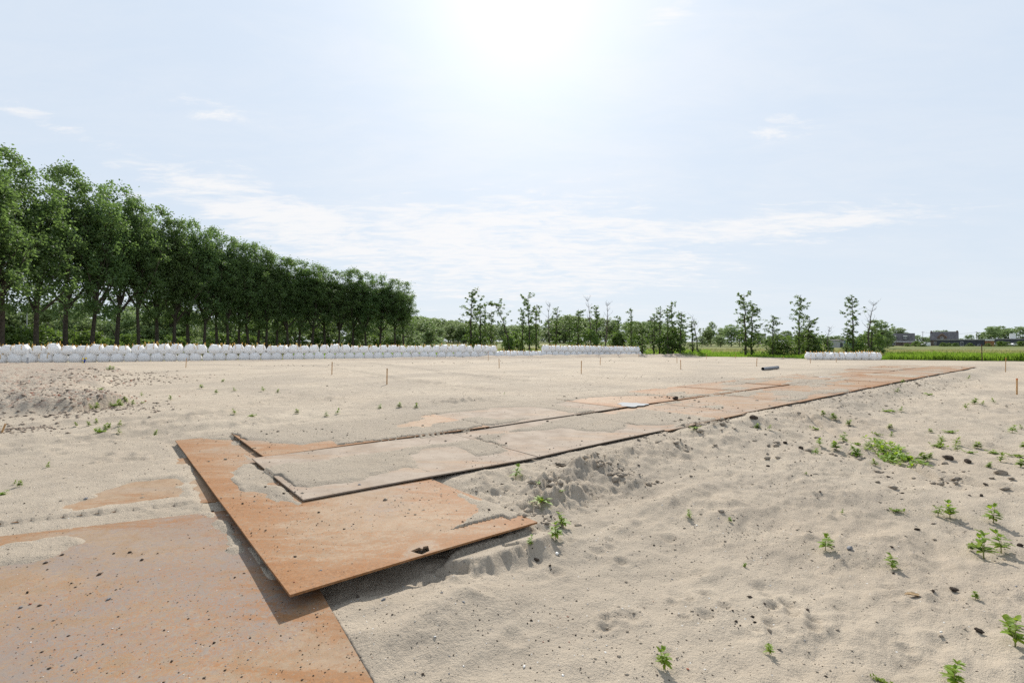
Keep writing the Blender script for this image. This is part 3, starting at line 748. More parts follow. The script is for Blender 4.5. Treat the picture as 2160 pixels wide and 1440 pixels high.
def stone(px, py, w, mat, name, label, cat, group=None, lift=.28):
    x, y, z = at(px, py); s = w*y/FP*.82
    me = rocks[random.randrange(5)].copy(); me.materials.clear(); me.materials.append(mat)
    o = link(name, me, None, loc=(x, y, z+s*lift*.62), rot=(random.uniform(-.2, .2), random.uniform(-.2, .2), random.uniform(0, 6)), scl=(s, s*random.uniform(.6, .9), s*random.uniform(.6, .9)))
    return tag(o, label, cat, group)
for px, py, w, mt, lab in [
  (1792, 1158, 22, 'stone', 'grey angular stone on the sand between two weeds at right'), (1935, 1117, 14, 'clod', 'mossy dark clod alone on the sand right of centre'),
  (2012, 1246, 24, 'clod', 'dark crumbly lump low in the right foreground'), (1968, 1246, 13, 'clod', 'small dark wedge of soil left of the crumbly lump'),
  (2065, 1332, 24, 'clod', 'dark lump of soil near the bottom right corner'), (1884, 1208, 10, 'clod', 'small dark clod right below a weed'),
  (1881, 1154, 9, 'clod', 'small dark clod between the grey stone and the tall weeds'), (809, 1265, 13, 'stone', 'pale grey pebble on the sand in front of the raised plate corner'),
  (978, 1270, 10, 'stone', 'grey pebble right of the palest pebble below the plate edge'), (1131, 1182, 17, 'clod', 'brown round clod below the end of the orange plate'),
  (1160, 1193, 10, 'clod', 'dark clod between brown clod and pale crumpled lump'), (1175, 1169, 17, 'shell', 'pale crumpled lump of shell below a pair of weeds'),
  (229, 1264, 13, 'stone', 'grey stone in the middle of the front plate'), (181, 1052, 10, 'stone', 'dark grey stone at the tip of the rusty patch at left'),
  (58, 1250, 10, 'clod', 'dark lump on the left part of the front plate'), (64, 1274, 9, 'brick', 'reddish brown stone below a dark lump on the front plate'),
  (44, 1281, 11, 'stone', 'grey stone left of a reddish stone on the front plate'), (274, 1165, 10, 'clod', 'dark clod on the upper middle of the front plate'),
  (448, 1079, 9, 'clod', 'dark clod near the top right corner of the front plate'), (560, 1119, 7, 'clod', 'single dark clod on the orange plate'),
  (1590, 893, 24, 'clod', 'large dark clod beside the right edge of the track'), (2000, 968, 26, 'clod', 'large brown clod right of the weed patch'),
  (2042, 975, 22, 'clod', 'long brown clod right of the weed patch, beside a larger one'), (2112, 1000, 28, 'sandclod', 'biggest sandy clod near the right edge of the picture'),
  (2078, 1023, 14, 'clod', 'brown clod below the biggest sandy clod'), (2070, 1046, 14, 'clod', 'flat brown clod above a small yellow weed'),
  (1657, 935, 14, 'clod', 'brown clod at the left end of a line of clods'), (1690, 946, 18, 'clod', 'brown clod second in a line of clods left of the weeds'),
  (1425, 842, 18, 'clod', 'dark clod at the far corner of the nearest orange track plate'), (1412, 840, 7, 'clod', 'small dark clod left of a larger clod on the track'),
  (1620, 983, 11, 'clod', 'dark clod alone on smooth sand at right centre'), (1215, 878, 0, 'clod', ''),
  (1155, 889, 8, 'clod', 'dark clod on the dusty plate before the nearest orange one'), (758, 1023, 9, 'stone', 'grey pebble on the pinkish first plate of the right strip'),
  (560, 1027, 9, 'clod', 'dark clod at the near left corner of the right strip'), (1208, 969, 9, 'clod', 'dark clod by the cracked sand beside the track'),
  (1418, 1221, 6, 'stone', 'small round bluish pebble on open sand at centre right'), (1106, 1406, 12, 'shell', 'white shell near the bottom edge at centre'),
  (1451, 1411, 9, 'brick', 'small red stone right of the lowest central weed'), (2022, 1155, 0, 'clod', ''), (2152, 1150, 16, 'clod', 'dark stick-like clod at the right edge'),
  (1985, 1332, 8, 'shell', 'white shell low in the right foreground'), (1592, 1312, 9, 'clod', 'dark clod among crumbs in the lower middle right'),
  (182, 842, 12, 'clod', 'dark stone on the slope of the gravel heap'), (105, 865, 10, 'clod', 'dark stone at the foot of the gravel heap')]:
    if w: stone(px, py, w, M[mt], {'clod': 'soil_clod', 'stone': 'stone', 'shell': 'shell', 'brick': 'stone', 'sandclod': 'soil_clod'}[mt], lab,
                {'clod': 'clod', 'stone': 'stone', 'shell': 'shell', 'brick': 'stone', 'sandclod': 'clod'}[mt])
# cracked slabs of caked sand beside the track
for i, (px, py, w) in enumerate([(1195, 972, 60), (1252, 990, 46), (1295, 995, 36)]):
    x, y, z = at(px, py); s = w*y/FP
    me = rock_mesh('caked', 40+i, .5, 4); me.materials.append(M['sandclod'])
    for p in me.polygons: p.use_smooth = True
    tag(link('sand_lump', me, None, loc=(x, y, z-s*.10), rot=(0, random.uniform(-.1, .1), .5), scl=(s, s*.6, s*.45)),
        ['flat cracked crust of caked sand touching the track edge', 'caked lump of sand with a dark hollow right of the crust', 'smallest caked lump of sand, farthest from the track edge'][i], 'sand lump')

# ------------------------------------------------------------------ weeds
def leaf_blade(mb, base, direction, L, W, droop, up=Vector((0, 0, 1)), fold=.25):
    d = Vector(direction).normalized(); side = d.cross(up).normalized(); nrm = side.cross(d).normalized()
    prof = [(0, .10), (.2, .75), (.45, 1.0), (.7, .8), (.88, .4), (1.0, .02)]
    v = []; c = Vector(base)
    for i, (t, w) in enumerate(prof):
        p = c + d*L*t - Vector((0, 0, 1))*droop*L*t*t
        v += [p+side*W*w*.5+nrm*fold*W*w*.5, p, p-side*W*w*.5+nrm*fold*W*w*.5]
    f = []
    for i in range(len(prof)-1):
        a = i*3; f += [(a, a+1, a+4, a+3), (a+1, a+2, a+5, a+4)]
    mb.add(v, f)
def weed_parts(seed, tall=True, separate=False, nst=None):
    r = random.Random(seed); stem = MB(); leaves = []; mb = MB()
    ns = nst or (r.randint(2, 4) if tall else r.randint(3, 5))
    def put(base, d, L, W, dr):
        if separate:
            q = MB(); leaf_blade(q, base, d, L, W, dr); leaves.append(q)
        else: leaf_blade(mb, base, d, L, W, dr)
    for s in range(ns):
        a = r.uniform(0, 6.28); lean = r.uniform(.05, .35) if tall else r.uniform(.6, 1.2); H = r.uniform(.7, 1.0) if s else 1.0
        if not tall: H *= .6
        pts = [Vector((0, 0, -.05))]; n = 6
        for i in range(1, n+1):
            t = i/n; pts.append(Vector((math.cos(a)*lean*t*t*.7, math.sin(a)*lean*t*t*.7, H*t*(.92 if tall else .5))))
        stem.tube(pts, [.022*(1-.7*i/n) for i in range(n+1)], 4)
        for i in range(1, n+1):
            for k in range(r.randint(2, 3) if i < n else 5):
                an = r.uniform(0, 6.28); el = r.uniform(.1, .7)+(.5 if i == n else 0)
                L = r.uniform(.28, .48)*(1.15-.35*i/n)
                put(pts[max(2, i)], (math.cos(an)*math.cos(el), math.sin(an)*math.cos(el), math.sin(el)), L, L*r.uniform(.34, .48), r.uniform(.1, .5))
    return stem.mesh('stem', True), (mb.mesh('leaves', True) if not separate else [q.mesh('leaf', True) for q in leaves])
def rosette_parts(seed):
    r = random.Random(seed); leaves = []
    for k in range(17):
        an = k*2.4+r.uniform(-.2, .2); el = .25+.9*k/17; L = r.uniform(.75, 1.0)*(1-.4*k/17); q = MB()
        leaf_blade(q, (0, 0, .02), (math.cos(an)*math.cos(el), math.sin(an)*math.cos(el), math.sin(el)), L, L*.26, .35); leaves.append(q.mesh('leaf', True))
    st = MB(); st.tube([(0, 0, -.08), (0, 0, .08)], [.06, .04], 6)
    return st.mesh('stem', True), leaves
weed_lib = [weed_parts(100+i, tall=(i % 3 != 2)) for i in range(8)]
def weed(px, py, h, label, group=None, kind=None, sep=False, seed=0, wide=1.0):
    x, y, z = at(px, py); s = h*y/FP*1.12; wide *= 1.25
    rt = bpy.data.objects.new('weed', None); COL.objects.link(rt); rt.location = (x, y, z); rt.empty_display_size = .05
    rt.rotation_euler = (0, 0, random.uniform(0, 6.28)); rt.scale = (s*wide, s*wide, s)
    tag(rt, label, 'weed', group)
    if kind == 'rosette': st, lv = rosette_parts(seed)
    elif sep: st, lv = weed_parts(seed, True, True, nst=2)
    else: st, lv = weed_lib[random.randrange(8)]
    link('stem', st, M['weedstem'], rt)
    if isinstance(lv, list):
        for l in lv: link('leaf', l, M['weed'], rt)
    else: link('foliage', lv, M['weed'], rt)
NEARW = [(1403, 1410, 34, 'broad-leaved weed low in the foreground, alone below the centre of the sand'), (2012, 1446, 42, 'leafy weed cut by the bottom edge at right'),
 (2142, 1362, 48, 'largest leafy weed at the right edge of the foreground'), (2126, 1325, 22, 'small upright weed above the largest one at the right edge'),
 (2075, 1176, 46, 'tallest two-tiered weed at right in a group of three'), (2112, 1166, 38, 'spreading weed at the right of a group of three'),
 (2048, 1160, 14, 'creeping weed at the left of a group of three'), (2004, 1094, 32, 'bushy weed casting a long shadow at right, larger of two'),
 (1979, 1088, 18, 'small weed touching a larger bushy one on its left'), (2096, 1102, 32, 'bushy weed with a shadow, right of the bushy pair'),
 (1741, 1160, 30, 'upright weed left of the grey angular stone'), (1883, 1199, 28, 'upright weed above a small dark clod'),
 (1623, 1378, 20, 'tiny weed with a curved shadow in the lower middle'), (2058, 1263, 14, 'flat weed right of the dark crumbly lump'),
 (1889, 1078, 14, 'small weed high on the smooth sand at right'), (1857, 1434, 16, 'thin seedling at the bottom edge right of centre'),
 (1454, 1091, 15, 'small weed alone on the smooth sand in the middle'),
 (1088, 1010, 24, 'weed close to the track edge left of the cracked sand'), (1172, 1136, 30, 'bushy upright weed below the rosette, left of a pair'),
 (1189, 1112, 28, 'slender upright weed below the rosette, right of a pair'), (1118, 1150, 18, 'small weed at the end of the orange plate')]
for i, (px, py, h, lab) in enumerate(NEARW): weed(px, py, h, lab, sep=(h >= 18), seed=300+i)
weed(1143, 1056, 26, 'bright green dandelion-like rosette on the mound beside the track', kind='rosette', seed=9)
for px, py, h, lab in [(1540, 1100, 8, 'tiny seedling right of the middle weed on smooth sand'), (1571, 1194, 8, 'tiny seedling low on the smooth sand in the middle'), (1775, 1083, 8, 'tiny yellowish seedling at right centre'),
                       (1138, 1020, 10, 'tiny seedling above the green rosette'), (1185, 1036, 9, 'tiny seedling right of the green rosette')]:
    weed(px, py, h, lab)
gR = 'small weeds on the rough sand right of the track'; gL = 'small weeds on the sand left of the track'; gM = 'small weeds in the middle of the open sand'
for px, py, h in [(1729, 943, 14), (1778, 931, 16), (1764, 950, 15), (1808, 937, 14), (1806, 963, 18), (1720, 957, 12), (1847, 982, 13), (1949, 972, 15), (1960, 966, 10), (1977, 943, 14), (1984, 940, 12),
  (2016, 938, 15), (2019, 950, 13), (2061, 945, 12), (2097, 956, 13), (2146, 963, 16), (2111, 973, 16), (2153, 984, 14), (2005, 912, 12), (2135, 912, 15), (1986, 926, 10), (1963, 912, 7), (1877, 905, 8),
  (1790, 896, 10), (1759, 885, 12), (1737, 876, 9), (1622, 906, 9), (1597, 897, 9), (1467, 905, 11), (1868, 868, 10), (1884, 868, 8), (1898, 868, 9), (2037, 861, 10), (2056, 852, 11), (2072, 854, 8), (2097, 850, 9),
  (1961, 833, 9), (1893, 826, 8), (1722, 905, 9), (1852, 917, 9), (1880, 920, 9), (2047, 955, 10), (1904, 808, 7), (2042, 800, 7), (2160, 945, 12), (1700, 1000, 5), (2085, 985, 9), (1830, 946, 12), (2155, 905, 8)]:
    weed(px, py, h, 'small green weed on the rough sand right of the steel track', gR, wide=1.3)
for px, py, h in [(253, 850, 15), (243, 853, 12), (265, 848, 12), (233, 836, 9), (214, 822, 9), (280, 855, 10), (300, 850, 7), (299, 836, 8), (203, 863, 12), (192, 860, 10), (214, 912, 16), (222, 908, 12), (206, 915, 12), (229, 904, 11),
  (252, 898, 11), (202, 894, 9), (161, 899, 8), (187, 898, 9), (251, 916, 11), (327, 919, 10), (231, 778, 9), (238, 777, 7), (225, 779, 6), (359, 844, 9), (101, 988, 12), (41, 1026, 11), (5, 1043, 14), (30, 1022, 8)]:
    weed(px, py, h, 'small green weed on the sand left of the steel track, near the gravel', gL, wide=.95)
for px, py, h in [(529, 878, 10), (494, 873, 9), (626, 872, 8), (688, 878, 9), (711, 873, 10), (801, 861, 8), (842, 858, 9), (877, 860, 8), (555, 825, 8), (585, 828, 6), (494, 825, 7), (456, 830, 7), (425, 819, 7), (470, 806, 6), (1063, 832, 4)]:
    weed(px, py, h, 'small green weed on the open sand behind the near end of the track', gM, wide=1.3)
def patch():
    mb = MB(); r = random.Random(5)
    Q = []
    for i in range(130):
        px = r.gauss(1885, 27); py = 952+(px-1882)*.30+r.gauss(0, 7); q = px0(px, py, -.12); Q.append(q)
    Q = np.array(Q); ZZ = surf(Q[:, 0], Q[:, 1])
    for (x, y), z in zip(Q, ZZ): 
        for k in range(5):
            an = r.uniform(0, 6.28); el = r.uniform(.1, 1.1); L = r.uniform(.05, .11)
            leaf_blade(mb, (x, y, z+r.uniform(0, .06)), (math.cos(an)*math.cos(el), math.sin(an)*math.cos(el), math.sin(el)), L, L*.38, .3)
    tag(link('weed_patch', mb.mesh('weed_patch', True), M['weed']), 'dense low patch of bright green weeds on the rough sand at right', kind='stuff')
patch()
x, y, z = at(1908, 1252); mb = MB(); leaf_blade(mb, (0, 0, .01), (1, -.5, .15), .11, .045, .1, fold=.6); leaf_blade(mb, (0, 0, .015), (.8, -.7, .25), .08, .035, .2, fold=.6)
tag(link('dry_leaf', mb.mesh('dry_leaf', True), M['dry'], loc=(x, y, z)), 'curled brown dry leaf on the sand left of the dark lumps', 'dry leaf')

# ------------------------------------------------------------------ stakes, posts, pipe
def stake(px, base, top, label, w=.028, mat='wood', lean=0.0, name='survey_stake', cat='stake'):
    x, y, z = at(px, base); h = (base-top)*y/FP
    mb = MB(); mb.box((-w, -w*.6, -.3), (w, w*.6, h)); me = mb.mesh('stake')
    bm = bmesh.new(); bm.from_mesh(me); bmesh.ops.bevel(bm, geom=bm.edges[:], offset=w*.12, segments=1, affect='EDGES'); bm.to_mesh(me); bm.free()
    o = tag(link(name, me, M[mat], loc=(x, y, z), rot=(random.uniform(-.03, .03), lean, random.uniform(-.5, .5))), label, cat, 'wooden survey stakes in the sand' if cat == 'stake' else None)
    mb = MB(); mb.box((-w*1.04, -w*.64, h-.05), (w*1.04, w*.64, h+.004)); 
    if cat == 'stake': link('tip', mb.mesh('tip'), M['tip'] if random.random() < .35 else M['wood'], o)
    return o
STK = [(392, 775, 755, 'leftmost stake, in front of the long wall of bags'), (700, 790, 763, 'stake left of the tallest left one on the open sand'), (816, 811, 777, 'nearest stake on the open sand left of centre'),
 (1030, 760, 741, 'stake before the end of the tall wall of bags'), (1053, 775.5, 756, 'stake just right of one standing before the bags end'), (1226, 788, 761, 'tall stake alone right of the picture centre'),
 (1266, 769.5, 753, 'stake behind and right of the tall centre one'), (1347, 753, 743, 'stake at the right end of the far bags'), (1428, 765, 752, 'farther stake of a close pair right of centre'),
 (1436, 779, 759, 'nearer stake of a close pair right of centre'), (1490, 757, 745, 'stake on the sandy bank between pair and pipe'), (1551, 756, 745, 'stake on the sandy bank left of the double tree'),
 (1596, 772, 755, 'stake directly left behind the grey pipe'), (1652, 757, 751, 'tiny stake behind the grey pipe'), (1709.5, 766, 755, 'stake before the left end of the single row of bags'),
 (1764, 763, 753, 'stake before the middle of the single row of bags'), (2121, 784, 754, 'stake at right beside the reeds'), (2145, 832, 798, 'nearest stake, at the right edge of the picture')]
for px, b, t, l in STK: stake(px, b, t, 'wooden survey '+l, lean=random.uniform(-.05, .05), w=.021)
stake(2071.6, 761, 725, 'thin dark tall post standing before the reeds at right', .045, 'post', 0, 'post', 'post')
o = stake(58, 766, 737, 'white marker post with dark foot before the left bags', .045, 'white', 0, 'marker_post', 'post')
mb = MB(); mb.box((-.05, -.035, -.2), (.05, .035, .42)); link('foot', mb.mesh('foot'), M['steelpost'], o)
stake(4, 912, 893, 'short broken stick in the sand at the left edge', .012, 'wood', .3, 'stick', 'stick')
x, y, z = at(178, 765); rt = MB(); rt.box((-.10, -.03, -.1), (.03, .03, .45), Matrix.Rotation(.3, 4, 'Y'))
o = tag(link('marker_bundle', rt.mesh('bundle'), M['blue'], loc=(x, y, z)), 'blue and yellow tape bundle leaning between the lower bags at left', 'tape bundle')
mb = MB(); mb.box((-.16, -.06, .34), (-.02, .0, .46)); mb.box((-.16, -.06, -.02), (-.04, 0, .10)); mb.box((.1, -.05, .36), (.24, .0, .50)); link('yellow_tape', mb.mesh('tape'), M['yellow'], o)

def pipe():
    a = at(1609, 781); b = at(1664, 779); L = Vector(b)-Vector(a); L.z = 0; ln = 2.35
    r = .095; n = 28; d = Vector((L.x, L.y+1.0, 0)).normalized()
    mb = MB(); v = []; f = []
    for s, rr in ((0, r), (1, r), (1, r*.9), (0, r*.9)):
        for k in range(n):
            th = 2*math.pi*k/n; v.append((s*ln, math.cos(th)*rr, math.sin(th)*rr))
    for q in range(4):
        for k in range(n):
            k2 = (k+1) % n; q2 = (q+1) % 4; f.append((q*n+k, q*n+k2, q2*n+k2, q2*n+k))
    mb.add(v, f); me = mb.mesh('drain_pipe', False)
    bm = bmesh.new(); bm.from_mesh(me); bmesh.ops.recalc_face_normals(bm, faces=bm.faces); bm.to_mesh(me); bm.free()
    o = tag(link('drain_pipe', me, M['pvc'], loc=(a[0], a[1], max(a[2], b[2])+r-.01), rot=(0, 0, math.atan2(d.y, d.x))), 'grey plastic drain pipe lying on the sand, its open end to the left', 'pipe')
    mb = MB(); mb.tube([(ln-.16, 0, 0), (ln+.002, 0, 0)], r*1.09, 28, False); mb.tube([(ln+.002, 0, 0), (ln+.002, 0, 0.0001)], [r*1.09, r*.9], 28, False)
    link('socket', mb.mesh('socket', True), M['pvc'], o)
pipe()

# ------------------------------------------------------------------ bulk bags
def bag_meshes(seed):
    r = random.Random(seed); nr = np.random.default_rng(seed)
    n = 12; V = []; F = []
    def sup(u, v, e):
        m = max(abs(u), abs(v), 1e-6); l = math.hypot(u, v); 
        k = ((abs(u)**e+abs(v)**e)**(1/e))
        return u/k*m, v/k*m
    prof = [(0, .50), (.05, .74), (.17, .99), (.35, 1.13), (.55, 1.12), (.73, 1.0), (.88, .85), (.97, .76)]
    prof = [(t, w*r.uniform(.97, 1.03)) for t, w in prof]
    lx, ly = r.uniform(-.05, .05), r.uniform(-.04, .04); per = 4*n; ph = r.uniform(0, 6)
    H = .93
    def ring(t, w):
        out = []
        for k in range(per):
            s = k//n; f = (k % n)/n*2-1
            u, v = [(f, -1), (1, f), (-f, 1), (-1, -f)][s]
            e = 2.7
            u2, v2 = sup(u, v, e)
            rr = w*.5*(1+.02*math.sin(k*1.3+ph+t*4)+.018*math.sin(k*2.9+ph*2-t*7)+nr.normal(0, .006))
            lift = 0
            if t > .85: lift = .10*abs(f)**3*(t-.85)/.12+.02*math.sin(k*.9+ph)
            out.append((u2*rr+lx*t, v2*rr+ly*t, H*t+lift))
        return out
    for t, w in prof: V += ring(t, w)
    nrng = len(prof)
    for i in range(nrng-1):
        for k in range(per):
            k2 = (k+1) % per; F.append((i*per+k, i*per+k2, (i+1)*per+k2, (i+1)*per+k))
    # gathered top: inner rings sink then rise to a tied spout
    for t, w, zz in ((0, .55, .985), (0, .25, 1.01), (0, .07, 1.03+r.uniform(0, .05))):
        b = len(V)
        for k in range(per):
            s = k//n; f = (k % n)/n*2-1
            u, v = [(f, -1), (1, f), (-f, 1), (-1, -f)][s]; u, v = sup(u, v, 2.2)
            V.append((u*w*.5+lx, v*w*.5+ly, H*zz+.022*math.sin(k*2.2+ph)*(1 if w > .1 else .2)))
        for k in range(per):
            k2 = (k+1) % per; F.append((b-per+k, b-per+k2, b+k2, b+k))
    F.append(tuple(range(len(V)-per, len(V)))); F.append(tuple(range(per))[::-1])
    me = bpy.data.meshes.new('bag_body'); me.from_pydata(V, [], F); me.update()
    for p in me.polygons: p.use_smooth = True
    me.materials.append(M['bag'])
    loops = []
    for sx, sy in ((-1, -1), (1, -1), (1, 1), (-1, 1)):
        mb = MB(); x, y = sx*.35+lx, sy*.35+ly; h = r.uniform(.12, .30); lean = r.uniform(-.10, .10); lean2 = r.uniform(-.08, .08)
        w = .042
        z0 = H*.92
        for (dx) in (-.045, .045):
            v = [(x+dx-w*.5, y-.005, z0), (x+dx+w*.5, y-.005, z0), (x+dx*.3+lean+w*.5, y+lean2, z0+.06+h), (x+dx*.3+lean-w*.5, y+lean2, z0+.06+h)]
            v += [(a, b+.012, c) for a, b, c in v]
            mb.add(v, [(0, 1, 2, 3), (7, 6, 5, 4), (0, 4, 5, 1), (1, 5, 6, 2), (2, 6, 7, 3), (3, 7, 4, 0)])
        # strap stitched down the side of the bag
        if r.random() < .6:
            xs = x*1.02; ys = sy*.53+ly*.5
            mb.box((xs-.018+.05*sx*-1, ys-.012, .45), (xs+.018+.05*sx*-1, ys+.012, .86))
        me2 = mb.mesh('lifting_loop'); me2.materials.append(M['strap']); loops.append(me2)
    return me, loops
BAGS = [bag_meshes(60+i) for i in range(7)]
bagrnd = random.Random(12)
def bag(x, y, z, ang, label, group, loops=True, s=(1, 1, 1)):
    me, lp = BAGS[bagrnd.randrange(len(BAGS))]
    o = tag(link('bulk_bag', me, None, loc=(x, y, z), rot=(bagrnd.uniform(-.05, .05), bagrnd.uniform(-.10, .10), ang+bagrnd.uniform(-.12, .12)+bagrnd.choice([0, 0, math.pi])), scl=s), label, 'bulk bag', group)
    if loops:
        for l in lp: link('lifting_loop', l, None, o)
    return o
ra = math.atan2(ROWD[1], ROWD[0])
def rowp(t, n=0): return ROW0+ROWD*t+ROWN*n
gA, gB, gC, gD = 'bulk bags of the long two-layer wall', 'low bulk bags in the gap of the wall', 'bulk bags of the short two-layer wall', 'bulk bags of the single row at right'
PITCH = 1.12
for i in range(-3, 46):
    t = i*PITCH; p = rowp(t, bagrnd.uniform(-.05, .05))
    bag(p[0], p[1], row_z(t)-.10, ra, 'white bulk bag in the bottom layer of the long wall, %s from the left' % ordinal(i+4), gA, loops=(i in (0, 3)), s=(1.0, 1.0, bagrnd.uniform(1.0, 1.08)))
for i in range(-3, 45):
    t = (i+.5)*PITCH+bagrnd.uniform(-.06, .06); p = rowp(t, bagrnd.uniform(-.08, .08)); sc = bagrnd.uniform(.92, 1.08); h = bagrnd.uniform(.86, 1.12)
    bag(p[0], p[1], row_z(t)+.76, ra+bagrnd.uniform(-.25, .25), 'white bulk bag in the top layer of the long wall, %s from the left' % ordinal(i+4), gA, s=(sc, sc*bagrnd.uniform(.9, 1.05), h))
for i in range(7):
    p = rowp(51+i*.95, bagrnd.uniform(-.1, .1)); bag(p[0], p[1], row_z(52+i)+.05, ra, 'white bulk bag in the low gap between the two walls, %s from the left' % ordinal(i+1), gB, s=(.93, .93, .95))
for i in range(18):
    t = 57.3+i*.98; p = rowp(t); bag(p[0], p[1], row_z(t), ra, 'white bulk bag in the bottom layer of the short far wall, %s from the left' % ordinal(i+1), gC, loops=False, s=(.92, .92, 1))
for i in range(17):
    t = 57.8+i*.98; p = rowp(t, bagrnd.uniform(-.1, .1)); bag(p[0], p[1], row_z(t)+.84, ra, 'white bulk bag in the top layer of the short far wall, %s from the left' % ordinal(i+1), gC, s=(.97, .97, bagrnd.uniform(.85, 1)))
pr0 = np.array(((1709-1080)*60.5/FP, 60.5)); pr1 = np.array(((1838-1080)*59.5/FP, 59.5))
for i in range(9):
    p = pr0+(pr1-pr0)*i/8; z = float(surf(p[0], p[1])[0])-.02
    bag(p[0], p[1], z, bagrnd.uniform(-.1, .1), 'white bulk bag in the single row at right, %s from its left end' % ordinal(i+1), gD, s=(1.0, 1.0, bagrnd.uniform(.95, 1.05)))
for i in range(5):
    p = pr1+np.array((.95+i*.50, .55+i*.85)); z = float(surf(p[0], p[1])[0])-.02
    bag(p[0], p[1], z, bagrnd.uniform(.6, 1.1), 'white bulk bag in the receding end of the single row, %s from corner' % ordinal(i+1), gD, s=(1, 1, bagrnd.uniform(.9, 1.0)))

